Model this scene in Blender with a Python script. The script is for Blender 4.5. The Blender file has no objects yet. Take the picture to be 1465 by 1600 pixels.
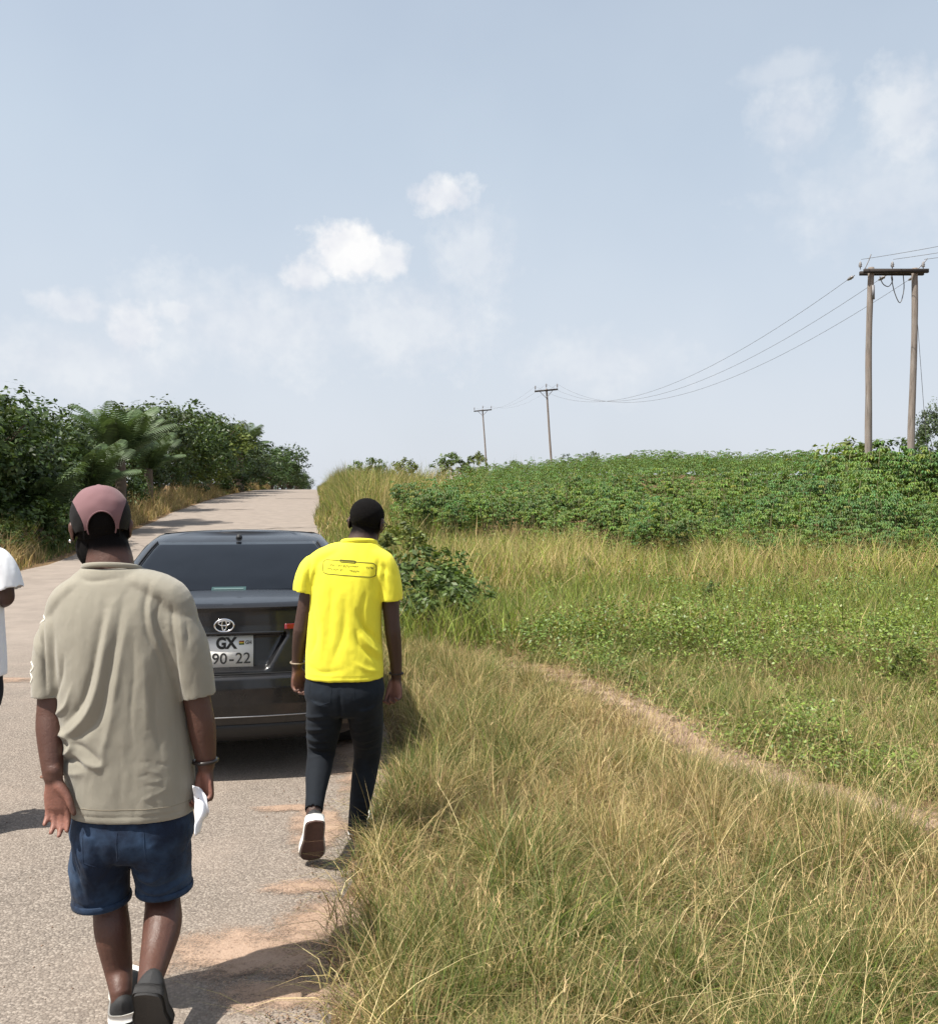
import bpy, bmesh, math, random
import numpy as np
from mathutils import Vector, Matrix
from mathutils.bvhtree import BVHTree

random.seed(7)
rng = np.random.default_rng(7)
scene = bpy.context.scene
COL = scene.collection
R = math.radians

# ------------------------------------------------------------------ camera
CAM_H = 1.64          # eye height of the photographer, metres
F_PX = 1400.0         # focal length in photo pixels (photo 1465 x 1600)
cam_d = bpy.data.cameras.new('camera')
cam = bpy.data.objects.new('camera', cam_d)
COL.objects.link(cam)
cam.location = (0, 0, CAM_H)
cam.rotation_euler = (R(90), 0, 0)
cam_d.sensor_fit = 'HORIZONTAL'
cam_d.sensor_width = 36
cam_d.lens = 36 * F_PX / 1465
cam_d.clip_start = 0.05
cam_d.clip_end = 4000
scene.camera = cam

# ------------------------------------------------------------------ sun and sky
SUN_EL = R(60)
SHADOW = Vector((0.87, 0.49, 0)).normalized()       # where shadows fall on the ground
sun_dir = Vector((-SHADOW.x * math.cos(SUN_EL), -SHADOW.y * math.cos(SUN_EL), math.sin(SUN_EL)))
sun_l = bpy.data.lights.new('sun', 'SUN')
sun_l.energy = 5.0
sun_l.angle = R(0.55)
sun_l.color = (1.0, 0.95, 0.86)
sun = bpy.data.objects.new('sun', sun_l)
COL.objects.link(sun)
sun.location = (-20, -12, 40)
sun.rotation_euler = sun_dir.to_track_quat('Z', 'Y').to_euler()

world = bpy.data.worlds.new('World')
scene.world = world
world.use_nodes = True
wt = world.node_tree
wt.nodes.clear()


class NT:
    """small helper for node trees"""
    def __init__(self, tree):
        self.t = tree

    def n(self, kind, **kw):
        nd = self.t.nodes.new(kind)
        for k, v in kw.items():
            if k == 'inp':
                for kk, vv in v.items():
                    nd.inputs[kk].default_value = vv
            else:
                setattr(nd, k, v)
        return nd

    def l(self, a, b):
        self.t.links.new(a, b)

    def math(self, op, a, b=None, c=None, clamp=False):
        nd = self.t.nodes.new('ShaderNodeMath')
        nd.operation = op
        nd.use_clamp = clamp
        for i, v in enumerate((a, b, c)):
            if v is None:
                continue
            if isinstance(v, (int, float)):
                nd.inputs[i].default_value = v
            else:
                self.l(v, nd.inputs[i])
        return nd.outputs[0]

    def mix(self, f, a, b, blend='MIX'):
        nd = self.t.nodes.new('ShaderNodeMix')
        nd.data_type = 'RGBA'
        nd.blend_type = blend
        for s, v in ((nd.inputs[0], f), (nd.inputs[6], a), (nd.inputs[7], b)):
            if isinstance(v, (int, float)):
                s.default_value = v
            elif isinstance(v, (tuple, list)):
                s.default_value = (v[0], v[1], v[2], 1)
            else:
                self.l(v, s)
        return nd.outputs[2]

    def ramp(self, f, stops, interp='LINEAR'):
        nd = self.t.nodes.new('ShaderNodeValToRGB')
        cr = nd.color_ramp
        cr.interpolation = interp
        while len(cr.elements) < len(stops):
            cr.elements.new(0.5)
        for e, (p, c) in zip(cr.elements, stops):
            e.position = p
            e.color = (c[0], c[1], c[2], 1) if isinstance(c, (tuple, list)) else (c, c, c, 1)
        self.l(f, nd.inputs[0])
        return nd.outputs[0]

    def noise(self, vec, scale, detail=3, rough=0.55, dist=0.0):
        nd = self.t.nodes.new('ShaderNodeTexNoise')
        nd.inputs['Scale'].default_value = scale
        nd.inputs['Detail'].default_value = detail
        nd.inputs['Roughness'].default_value = rough
        nd.inputs['Distortion'].default_value = dist
        if vec is not None:
            self.l(vec, nd.inputs['Vector'])
        return nd.outputs[0]


W = NT(wt)
w_out = W.n('ShaderNodeOutputWorld')
w_bg = W.n('ShaderNodeBackground')
W.l(w_bg.outputs[0], w_out.inputs[0])
sky = W.n('ShaderNodeTexSky')
sky.sky_type = 'NISHITA'
sky.sun_disc = False
sky.sun_elevation = SUN_EL
sky.sun_rotation = math.atan2(sun_dir.x, sun_dir.y)
sky.altitude = 100
sky.air_density = 1.0
sky.dust_density = 4.0
sky.ozone_density = 1.5
SKY_STRENGTH = 0.10
w_bg.inputs[1].default_value = SKY_STRENGTH
tc = W.n('ShaderNodeTexCoord')
vec = tc.outputs['Generated']
sep = W.n('ShaderNodeSeparateXYZ')
W.l(vec, sep.inputs[0])
az = W.math('ARCTAN2', sep.outputs[0], sep.outputs[1])
el = W.math('ARCSINE', sep.outputs[2])
comb = W.n('ShaderNodeCombineXYZ')
W.l(az, comb.inputs[0]); W.l(el, comb.inputs[1])
dirv = comb.outputs[0]
# soft billows that bend the cloud outlines
n_big = W.noise(dirv, 13, 4, 0.6)
n_small = W.noise(dirv, 48, 4, 0.62)
n_veil = W.noise(dirv, 4.5, 3, 0.5)
bend = W.math('ADD', W.math('MULTIPLY_ADD', n_big, 2.0, -1.0 + 1.3), W.math('MULTIPLY_ADD', n_small, 1.5, -0.75))
crisp = W.math('MULTIPLY', bend, 1.45)
# cumulus heads: photo pixel, half-width, half-height in pixels, strength
def sky_dir(px, py):
    x, z = (px - 732.5) / F_PX, (800 - py) / F_PX
    return math.atan(x), math.atan(z / math.sqrt(1 + x * x))
HEADS = []
for px, py, hw, hh, st in ((545, 392, 82, 48, 1.0), (478, 430, 46, 34, 0.8), (600, 405, 45, 38, .85), (690, 305, 72, 32, 0.8),
                           (205, 512, 50, 52, 0.72), (110, 478, 64, 30, 0.52), (272, 488, 36, 24, 0.58), (1240, 190, 66, 70, 0.42),
                           (1225, 108, 70, 26, 0.25), (1425, 180, 75, 85, 0.49),
                           (400, 505, 280, 85, 0.42), (740, 400, 85, 95, 0.38), (1390, 310, 190, 90, 0.30), (640, 510, 190, 90, .42), (930, 570, 180, 60, .30), (120, 560, 200, 70, .36)):
    a, e = sky_dir(px, py)
    HEADS.append((a, e, hw / F_PX, hh / F_PX, st))
# the same broken cumulus goes on round the rest of the horizon
r2 = random.Random(3)
for k in range(10):
    a = R(46 + k * 27 + r2.uniform(-6, 6))
    HEADS.append((a if a < math.pi else a - 2 * math.pi, R(r2.uniform(10, 22)), R(r2.uniform(3, 5)), R(r2.uniform(1.6, 2.8)), r2.uniform(0.4, 0.9)))
dens = None
for a, e, hw, hh, st in HEADS:
    vm = W.n('ShaderNodeVectorMath', operation='MULTIPLY_ADD')
    W.l(dirv, vm.inputs[0]); vm.inputs[1].default_value = (1 / hw, 1 / hh, 0); vm.inputs[2].default_value = (-a / hw, -e / hh, 0)
    ln = W.n('ShaderNodeVectorMath', operation='LENGTH'); W.l(vm.outputs[0], ln.inputs[0])
    v = W.math('MULTIPLY_ADD', ln.outputs['Value'], -1.9 if st >= .5 else -1.3, crisp if st >= .5 else bend, clamp=True)
    v = W.math('MULTIPLY', v, st)
    dens = v if dens is None else W.math('MAXIMUM', dens, v)
dens = W.math('SMOOTHSTEP', dens, 0, 1) if False else dens
# thin veil of haze, thicker towards the horizon
veil = W.math('MULTIPLY', W.ramp(el, [(0.0, 0.97), (0.12, 0.93), (0.30, 0.80), (0.55, 0.62), (1.0, 0.5)]),
              W.ramp(n_veil, [(0.25, 0.86), (0.75, 1.0)]))
HAZE_COL = W.mix(W.ramp(el, [(.02, 0), (.38, 1)]), (4.75, 5.0, 5.45), (4.35, 4.92, 5.45))
CLOUD_COL = W.mix(W.ramp(n_big, [(.35, 0), (.62, 1)]), (4.75, 4.9, 5.35), (6.2, 6.2, 6.2))
c1 = W.mix(veil, sky.outputs[0], HAZE_COL)
c2 = W.mix(dens, c1, CLOUD_COL)
W.l(c2, w_bg.inputs[0])

vs = scene.view_settings
vs.view_transform = 'Standard'
vs.look = 'None'
vs.exposure = 0.68
vs.gamma = 1.0
vs.use_curve_mapping = False
scene.cycles.max_bounces = 5
scene.cycles.diffuse_bounces = 3
scene.cycles.transmission_bounces = 3
scene.cycles.use_adaptive_sampling = True
scene.cycles.adaptive_threshold = 0.02
scene.cycles.use_denoising = True
scene.cycles.caustics_reflective = False
scene.cycles.caustics_refractive = False
scene.cycles.transparent_max_bounces = 8


# ------------------------------------------------------------------ helpers
def tag(o, label=None, cat=None, group=None, kind=None):
    for k, v in (('label', label), ('category', cat), ('group', group), ('kind', kind)):
        if v:
            o[k] = v
    return o


def empty(name, loc, rz=0.0, label=None, cat=None, group=None):
    o = bpy.data.objects.new(name, None)
    COL.objects.link(o)
    o.location = loc
    o.rotation_euler = (0, 0, rz)
    o.empty_display_size = 0.2
    return tag(o, label, cat, group)


def np_mesh(name, V, F, cols=None, smooth=False):
    """V (n,3); F: (m,k) array or list of such arrays"""
    me = bpy.data.meshes.new(name)
    V = np.asarray(V, dtype=np.float32)
    Fs = [np.asarray(f, dtype=np.int32) for f in (F if isinstance(F, list) else [F]) if len(f)]
    me.vertices.add(len(V))
    me.vertices.foreach_set('co', V.ravel())
    loops = np.concatenate([f.ravel() for f in Fs])
    starts, s = [], 0
    for f in Fs:
        starts.append(s + np.arange(len(f), dtype=np.int32) * f.shape[1])
        s += f.size
    starts = np.concatenate(starts)
    me.loops.add(len(loops))
    me.loops.foreach_set('vertex_index', loops)
    me.polygons.add(len(starts))
    me.polygons.foreach_set('loop_start', starts)
    if smooth:
        me.polygons.foreach_set('use_smooth', np.ones(len(starts), dtype=bool))
    me.update(calc_edges=True)
    me.validate()
    if cols is not None:
        at = me.color_attributes.new('tint', 'FLOAT_COLOR', 'POINT')
        c = np.ones((len(V), 4), dtype=np.float32)
        c[:, :3] = cols
        at.data.foreach_set('color', c.ravel())
    return me


def link(name, me, mat=None, parent=None, loc=None):
    o = bpy.data.objects.new(name, me)
    COL.objects.link(o)
    if mat is not None:
        if not me.materials:
            me.materials.append(mat)
    if parent is not None:
        o.parent = parent
    if loc is not None:
        o.location = loc
    return o


def obj(name, V, F, mat, parent=None, smooth=True, cols=None, loc=None):
    return link(name, np_mesh(name, V, F, cols, smooth), mat, parent, loc)


def catmull(P, k):
    P = np.asarray(P, float)
    if len(P) < 3 or k <= 1:
        return P
    Q = np.vstack([2 * P[0] - P[1], P, 2 * P[-1] - P[-2]])
    out = []
    for i in range(1, len(Q) - 2):
        p0, p1, p2, p3 = Q[i - 1], Q[i], Q[i + 1], Q[i + 2]
        for j in range(k):
            t = j / k
            out.append(0.5 * (2 * p1 + (p2 - p0) * t + (2 * p0 - 5 * p1 + 4 * p2 - p3) * t * t + (3 * p1 - p0 - 3 * p2 + p3) * t ** 3))
    out.append(P[-1])
    return np.array(out)


def tube(pts, rad, n=16, ref=(1, 0, 0), sub=4, caps=True, dome=True, sq=2.0, close=False):
    """swept tube; rad: per point r or (a, b); a along ref. Returns V, F(list)"""
    pts = np.asarray(pts, float)
    rr = np.array([(r, r) if np.isscalar(r) else tuple(r) for r in rad], float)
    if len(rr) == 1:
        rr = np.repeat(rr, len(pts), 0)
    P = catmull(pts, sub)
    A = np.maximum(catmull(rr, sub), 1e-4)
    T = np.gradient(P, axis=0)
    if close:
        T = np.roll(P, -1, 0) - np.roll(P, 1, 0)
    T /= np.linalg.norm(T, axis=1)[:, None] + 1e-12
    ref = np.asarray(ref, float)
    S = ref - (T @ ref)[:, None] * T
    bad = np.linalg.norm(S, axis=1) < 0.05
    if bad.any():
        alt = np.array([0, 1.0, 0]) if abs(ref[1]) < 0.9 else np.array([0, 0, 1.0])
        S[bad] = alt - (T[bad] @ alt)[:, None] * T[bad]
    S /= np.linalg.norm(S, axis=1)[:, None]
    B = np.cross(T, S)
    if dome and caps and not close:
        ang = (60, 30)
        pre = [(P[0] - T[0] * min(A[0]) * math.sin(R(a)), A[0] * math.cos(R(a)), S[0], B[0]) for a in ang]
        post = [(P[-1] + T[-1] * min(A[-1]) * math.sin(R(a)), A[-1] * math.cos(R(a)), S[-1], B[-1]) for a in ang[::-1]]
        P = np.vstack([[p[0] for p in pre], P, [p[0] for p in post]])
        A = np.vstack([[p[1] for p in pre], A, [p[1] for p in post]])
        S = np.vstack([[p[2] for p in pre], S, [p[2] for p in post]])
        B = np.vstack([[p[3] for p in pre], B, [p[3] for p in post]])
    th = np.linspace(0, 2 * np.pi, n, endpoint=False)
    c, s = np.cos(th), np.sin(th)
    if sq != 2.0:
        c = np.sign(c) * np.abs(c) ** (2 / sq); s = np.sign(s) * np.abs(s) ** (2 / sq)
    V = P[:, None] + S[:, None] * (c[None, :, None] * A[:, 0][:, None, None]) + B[:, None] * (s[None, :, None] * A[:, 1][:, None, None])
    m = len(P)
    V = V.reshape(-1, 3)
    i = np.arange(m if close else m - 1)[:, None] * n
    j = np.arange(n)[None]
    j2 = (j + 1) % n
    i2 = (i + n) % (m * n)
    F = np.stack([(i + j), (i + j2), (i2 + j2), (i2 + j)], -1).reshape(-1, 4)
    Fl = [F]
    if caps and not close:
        V = np.vstack([V, P[:1], P[-1:]])
        a, b = len(V) - 2, len(V) - 1
        jj = np.arange(n)
        Fl.append(np.stack([np.full(n, a), (jj + 1) % n, jj], -1))
        Fl.append(np.stack([np.full(n, b), (m - 1) * n + jj, (m - 1) * n + (jj + 1) % n], -1))
    return V, Fl


def merge(parts):
    """list of (V, F or list of F) -> one (V, [quads, tris])"""
    Vs, Q, T, o = [], [], [], 0
    for V, F in parts:
        for f in (F if isinstance(F, list) else [F]):
            f = np.asarray(f)
            (Q if f.shape[1] == 4 else T).append(f + o)
        Vs.append(V); o += len(V)
    out = []
    if Q: out.append(np.vstack(Q))
    if T: out.append(np.vstack(T))
    return np.vstack(Vs), out


def box(c, h, rot=None):
    c = np.asarray(c, float)
    V = np.array([[x, y, z] for x in (-1, 1) for y in (-1, 1) for z in (-1, 1)], float) * np.asarray(h, float)
    if rot is not None:
        V = V @ np.asarray(rot.to_3x3()).T
    F = np.array([[0, 1, 3, 2], [4, 6, 7, 5], [0, 4, 5, 1], [2, 3, 7, 6], [0, 2, 6, 4], [1, 5, 7, 3]])
    return V + c, F


def ellipsoid(c, r, nu=20, nv=14, rot=None):
    th = np.linspace(0, np.pi, nv + 1)[1:-1]
    ph = np.linspace(0, 2 * np.pi, nu, endpoint=False)
    V = np.stack([np.outer(np.sin(th), np.cos(ph)), np.outer(np.sin(th), np.sin(ph)), np.outer(np.cos(th), np.ones(nu))], -1).reshape(-1, 3)
    V = np.vstack([V, [[0, 0, 1], [0, 0, -1]]]) * np.asarray(r, float)
    if rot is not None:
        V = V @ np.asarray(rot.to_3x3()).T
    m = nv - 1
    i = np.arange(m - 1)[:, None] * nu; j = np.arange(nu)[None]; j2 = (j + 1) % nu
    Q = np.stack([i + j, i + nu + j, i + nu + j2, i + j2], -1).reshape(-1, 4)
    jj = np.arange(nu)
    top = np.stack([np.full(nu, m * nu), jj, (jj + 1) % nu], -1)
    bot = np.stack([np.full(nu, m * nu + 1), (m - 1) * nu + (jj + 1) % nu, (m - 1) * nu + jj], -1)
    return V + np.asarray(c, float), [Q, np.vstack([top, bot])]


def grid_faces(nr, nc, wrap=False):
    i = np.arange(nr - 1)[:, None] * nc
    j = np.arange(nc if wrap else nc - 1)[None]
    j2 = (j + 1) % nc
    return np.stack([i + j, i + j2, i + nc + j2, i + nc + j], -1).reshape(-1, 4)


def remesh(parts, voxel, smooth=3, dec=1.0, disp=None):
    """join closed solids into one continuous skin; returns V, F"""
    V, F = merge(parts)
    me = np_mesh('tmp', V, F)
    o = bpy.data.objects.new('tmp', me)
    COL.objects.link(o)
    m = o.modifiers.new('r', 'REMESH'); m.mode = 'VOXEL'; m.voxel_size = voxel
    if smooth:
        s = o.modifiers.new('s', 'SMOOTH'); s.factor = 0.5; s.iterations = smooth
    dg = bpy.context.evaluated_depsgraph_get()
    e = o.evaluated_get(dg)
    m2 = bpy.data.meshes.new_from_object(e)
    if disp is not None:
        n = len(m2.vertices)
        co = np.empty(n * 3, np.float32); no = np.empty(n * 3, np.float32)
        m2.vertices.foreach_get('co', co); m2.vertices.foreach_get('normal', no)
        co = disp(co.reshape(-1, 3).astype(float), no.reshape(-1, 3).astype(float))
        m2.vertices.foreach_set('co', co.astype(np.float32).ravel())
        m2.update()
    if dec < 1:
        o.modifiers.clear(); o.data = m2
        d = o.modifiers.new('d', 'DECIMATE'); d.ratio = dec
        dg = bpy.context.evaluated_depsgraph_get()
        m3 = bpy.data.meshes.new_from_object(o.evaluated_get(dg))
    else:
        m3 = m2
    bpy.data.objects.remove(o)
    m3.materials.clear()
    m3.polygons.foreach_set('use_smooth', np.ones(len(m3.polygons), bool))
    m3.update()
    return m3


def shift_mesh(me, off):
    me.transform(Matrix.Translation(-Vector(off)))
    return me


def hash2(ix, iy, seed):
    h = (ix.astype(np.int64) * 374761393 + iy.astype(np.int64) * 668265263 + seed * 974634777) & 0xffffffff
    h = ((h ^ (h >> 13)) * 1274126177) & 0xffffffff
    return ((h ^ (h >> 16)) & 0xffff) / 65535.0


def vnoise(x, y, seed=0):
    x = np.asarray(x, float); y = np.asarray(y, float)
    ix, iy = np.floor(x), np.floor(y)
    fx, fy = x - ix, y - iy
    fx = fx * fx * (3 - 2 * fx); fy = fy * fy * (3 - 2 * fy)
    a, b = hash2(ix, iy, seed), hash2(ix + 1, iy, seed)
    c, d = hash2(ix, iy + 1, seed), hash2(ix + 1, iy + 1, seed)
    return (a * (1 - fx) + b * fx) * (1 - fy) + (c * (1 - fx) + d * fx) * fy


def fbm(x, y, seed=0, o=3):
    s, a, t = 0, 1.0, 0
    for k in range(o):
        s = s + a * vnoise(np.asarray(x) * 2 ** k, np.asarray(y) * 2 ** k, seed + k); t += a; a *= 0.5
    return s / t


def sstep(x, a, b):
    t = np.clip((np.asarray(x, float) - a) / (b - a), 0, 1)
    return t * t * (3 - 2 * t)


# ------------------------------------------------------------------ materials
def new_mat(name):
    m = bpy.data.materials.new(name)
    m.use_nodes = True
    t = m.node_tree
    t.nodes.clear()
    N = NT(t)
    out = N.n('ShaderNodeOutputMaterial')
    b = N.n('ShaderNodeBsdfPrincipled')
    N.l(b.outputs[0], out.inputs[0])
    return m, N, b, out


def pmat(name, col, rough=0.6, metal=0.0, var=0.12, scale=30, bump=0.0, bscale=200, coat=0.0, spec=0.5, detail=4):
    """plain surface with slight uneven colour and relief"""
    m, N, b, out = new_mat(name)
    co = N.n('ShaderNodeTexCoord').outputs['Object']
    n = N.noise(co, scale, detail)
    f = N.math('MULTIPLY_ADD', n, 2 * var, 1 - var)
    v = N.n('ShaderNodeVectorMath', operation='SCALE')
    v.inputs[0].default_value = col
    N.l(f, v.inputs['Scale'])
    N.l(v.outputs[0], b.inputs['Base Color'])
    b.inputs['Roughness'].default_value = rough
    b.inputs['Metallic'].default_value = metal
    b.inputs['Coat Weight'].default_value = coat
    b.inputs['Coat Roughness'].default_value = 0.05
    b.inputs['Specular IOR Level'].default_value = spec
    if bump:
        bp = N.n('ShaderNodeBump')
        bp.inputs['Strength'].default_value = bump
        bp.inputs['Distance'].default_value = 0.01
        N.l(N.noise(co, bscale, 3), bp.inputs['Height'])
        N.l(bp.outputs[0], b.inputs['Normal'])
    return m


def leaf_mat(name, rough=0.55, trans=0.35, spec=0.3, gain=1.0):
    """foliage: colour comes from each blade's or leaf's own tint"""
    m, N, b, out = new_mat(name)
    at = N.n('ShaderNodeAttribute', attribute_name='tint')
    c = at.outputs['Color']
    if gain != 1.0:
        v = N.n('ShaderNodeVectorMath', operation='SCALE'); v.inputs['Scale'].default_value = gain
        N.l(c, v.inputs[0]); c = v.outputs[0]
    N.l(c, b.inputs['Base Color'])
    b.inputs['Roughness'].default_value = rough
    b.inputs['Specular IOR Level'].default_value = spec
    tr = N.n('ShaderNodeBsdfTranslucent')
    N.l(N.mix(1.0, c, (1.0, 1.0, 0.55), 'MULTIPLY'), tr.inputs[0])
    mx = N.n('ShaderNodeMixShader')
    mx.inputs[0].default_value = trans
    N.l(b.outputs[0], mx.inputs[1]); N.l(tr.outputs[0], mx.inputs[2])
    N.l(mx.outputs[0], out.inputs[0])
    return m
# ------------------------------------------------------------------ the lie of the land
A_ROAD = math.atan((500 - 732) / F_PX)               # the road heads a little left of the view
DU = np.array([math.sin(A_ROAD), math.cos(A_ROAD)])
DV = np.array([math.cos(A_ROAD), -math.sin(A_ROAD)])
ROAD_W = 7.0
ku = np.array([-80, 0, 14, 20, 25, 30, 35, 42, 49, 60, 75, 100, 130, 160, 190, 240, 320, 500, 1500.])
kz = np.array([0, 0, 0, .06, .24, .52, .86, 1.34, 1.80, 2.42, 3.1, 4.0, 4.85, 5.35, 5.4, 4.6, 3.5, 2, 0.])


def road_z(u):
    u = np.asarray(u, float)
    # smoothed piecewise profile
    s = 0
    for o, w in ((-4, .25), (0, .5), (4, .25)):
        s = s + w * np.interp(u + o, ku, kz)
    return s


def uv_of(x, y):
    return x * DU[0] + y * DU[1], x * DV[0] + y * DV[1]


def xy_of(u, v):
    return u * DU[0] + v * DV[0], u * DU[1] + v * DV[1]


def edge_v(u):
    """lateral place of the ragged right edge of the seal"""
    return np.interp(u, [-5, 2.5, 3.6, 4.6, 6, 10, 16, 25, 200], [-.02, -.02, .03, .30, .46, .50, .30, .0, .0]) + .5 * (fbm(np.asarray(u) * .22, 2.0, 77) - .5) * sstep(u, 12, 22)


def ground_z(x, y):
    x = np.asarray(x, float); y = np.asarray(y, float)
    u, v = uv_of(x, y)
    z = road_z(u)
    z = z + 1.75 * sstep(v, 4, 25) * sstep(u, 20, 46)
    rough = sstep(v, 0.6, 2.2) + sstep(-v, 7.6, 9)
    z = z + rough * (0.10 * (vnoise(x * .8, y * .8, 5) - .5) + 0.25 * (vnoise(x * .22, y * .22, 9) - .5) * sstep(np.abs(v + 3.5), 6, 12))
    z = z + sstep(-v, 8, 30) * 0.8 * sstep(u, 15, 40)
    return z


def gpt(px, py):
    """point on the near, level ground under a photo pixel"""
    d = F_PX * CAM_H / (py - 800.0)
    return np.array([(px - 732.5) / F_PX * d, d])


def at(px, d):
    return (px - 732.5) / F_PX * d


gu = np.unique(np.concatenate([np.linspace(-60, -6, 12), np.arange(-5, 14, .35), np.arange(14, 60, 1.2), np.arange(60, 200, 4), np.geomspace(200, 1500, 24)]))
gv = np.unique(np.concatenate([-np.geomspace(30, 900, 20), np.arange(-30, -7.01, 1.2), np.linspace(-7, 0, 9), np.arange(0, 9, .3), np.arange(9, 34, 1.0), np.geomspace(34, 900, 22)]))
UU, VV = np.meshgrid(gu, gv, indexing='ij')
GX, GY = xy_of(UU, VV)
GZ = ground_z(GX, GY)

# soil
m_soil, N, b, out = new_mat('soil')
co = N.n('ShaderNodeTexCoord').outputs['Object']
n1 = N.noise(co, 0.9, 5); n2 = N.noise(co, 14, 6, .65); n3 = N.noise(co, 90, 3)
c = N.ramp(n1, [(.3, (.148, .092, .052)), (.5, (.222, .141, .078)), (.7, (.311, .200, .122))])
c = N.mix(N.ramp(n2, [(.4, 0), (.65, .8)]), c, (.111, .085, .041))
N.l(c, b.inputs['Base Color']); b.inputs['Roughness'].default_value = .95; b.inputs['Specular IOR Level'].default_value = .1
bp = N.n('ShaderNodeBump'); bp.inputs['Strength'].default_value = .8; bp.inputs['Distance'].default_value = .03
N.l(N.math('ADD', n2, n3), bp.inputs['Height']); N.l(bp.outputs[0], b.inputs['Normal'])
tag(obj('ground', np.stack([GX, GY, GZ], -1).reshape(-1, 3), grid_faces(len(gu), len(gv))[:, ::-1], m_soil), kind='structure')

# road: worn chip seal, dusty with laterite towards the edges
m_road, N, b, out = new_mat('chip_seal')
co = N.n('ShaderNodeTexCoord').outputs['Object']
mp = N.n('ShaderNodeMapping'); mp.inputs['Rotation'].default_value = (0, 0, -A_ROAD)
N.l(co, mp.inputs[0])
ruv = mp.outputs[0]
vor = N.n('ShaderNodeTexVoronoi'); vor.inputs['Scale'].default_value = 105; vor.inputs['Randomness'].default_value = 1
N.l(ruv, vor.inputs['Vector'])
stone = N.ramp(N.n('ShaderNodeSeparateColor').outputs[0] if False else vor.outputs['Distance'], [(0, 1), (.42, .9), (.75, .35)])
sc_ = N.n('ShaderNodeSeparateColor'); N.l(vor.outputs['Color'], sc_.inputs[0])
chip = N.ramp(sc_.outputs[0], [(0, (.113, .097, .083)), (.3, (.180, .155, .132)), (.7, (.232, .201, .171)), (1, (.333, .293, .251))])
grit = N.mix(N.math('MULTIPLY', N.math('SUBTRACT', 1, stone), 1.0), chip, (.079, .065, .055))
big = N.noise(ruv, .45, 5, .6); med = N.noise(ruv, 2.2, 5, .6); fine = N.noise(ruv, 28, 3)
dust_f = N.ramp(N.math('ADD', big, N.math('MULTIPLY', med, .6)), [(.62, .10), (.80, .28), (1.0, .75)])
sx = N.n('ShaderNodeSeparateXYZ'); N.l(ruv, sx.inputs[0])
# beyond the parked car the surface is older, smoother and pinker
far_f = N.ramp(N.math('DIVIDE', N.math('ADD', sx.outputs[1], N.math('MULTIPLY', med, 1.0)), 40.0), [(.22, .0), (.26, .75), (.6, .92)])
dust = N.mix(fine, (.272, .218, .181), (.326, .270, .224))
farc = N.mix(N.ramp(med, [(.35, 0), (.7, 1)]), (.207, .174, .148), (.264, .224, .191))
edge_f = N.ramp(N.math('ADD', N.math('DIVIDE', sx.outputs[0], 7.0), N.math('MULTIPLY', med, .22)), [(-.0, 0), (.02, .05), (.12, .65)])
c = N.mix(dust_f, grit, dust)
c = N.mix(far_f, c, farc)
c = N.mix(edge_f, c, (.299, .236, .184))
N.l(c, b.inputs['Base Color']); b.inputs['Roughness'].default_value = .9; b.inputs['Specular IOR Level'].default_value = .2
bp = N.n('ShaderNodeBump'); bp.inputs['Strength'].default_value = .55; bp.inputs['Distance'].default_value = .006
N.l(N.math('ADD', N.math('MULTIPLY', stone, N.math('SUBTRACT', 1.05, far_f)), N.math('MULTIPLY', fine, .3)), bp.inputs['Height'])
N.l(bp.outputs[0], b.inputs['Normal'])
ru = gu[(gu > -40) & (gu < 420)]
tt = np.concatenate([[0, .006], np.linspace(.015, .985, 22), [.994, 1]])
nv = len(tt)


def road_ends(u):
    return -7.0 - .25 * vnoise(np.asarray(u) * .6, 8, 4), edge_v(u) + .06 * (vnoise(np.asarray(u) * 1.7, 3, 2) - .5) + .05


def road_surf(u, v):
    """height of the sealed surface, level with the soil past its edges"""
    e0, e1 = road_ends(u)
    t = np.clip((v - e0) / (e1 - e0), 0, 1)
    return road_z(u) + np.where((t > .004) & (t < .996), .014 + .02 * np.sin(np.pi * t), .004)

RV, RF = [], None
for u in ru:
    e0, e1 = road_ends(u)
    vv = e0 + (e1 - e0) * tt
    x, y = xy_of(u, vv)
    z = np.interp(vv, gv, road_z(u) * np.ones(len(gv))) + .014 + .02 * np.sin(np.pi * tt)
    z[0] -= .05; z[-1] -= .05
    RV.append(np.stack([x, y, z], -1))
tag(obj('road', np.vstack(RV), grid_faces(len(ru), nv)[:, ::-1], m_road), kind='structure')

# old cracks running across the far road, open joints with dark filling
m_crack = pmat('crack_filling', (.067, .052, .044), .95, var=.3)
for k, (u, v0, v1, w) in enumerate(((34, -5.2, -1.2, .10), (36.5, -2.4, .0, .08), (27, -4.6, -2.0, .06), (62, -3.0, -.2, .22), (48, -6, -3.4, .12), (85, -2.6, -.1, .3))):
    vs_ = np.linspace(v0, v1, 40)
    uc = u + .5 * (fbm(vs_ * .9, k * 3.1, 21) - .5) * 2 + .08 * (vnoise(vs_ * 9, k, 3) - .5)
    hw = w * (.35 + .9 * vnoise(vs_ * 2.2, k, 31)) * np.sin(np.pi * np.linspace(.04, .96, 40)) ** .5
    rows = []
    for s in (-1, 1):
        x, y = xy_of(uc + s * hw, vs_)
        tcr = (vs_ + 7) / 7
        rows.append(np.stack([x, y, road_z(uc + s * hw) + .024 + .02 * np.sin(np.pi * np.clip(tcr, 0, 1))], -1))
    tag(obj('road_crack', np.vstack(rows), grid_faces(2, 40), m_crack, smooth=False), kind='structure')


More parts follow.
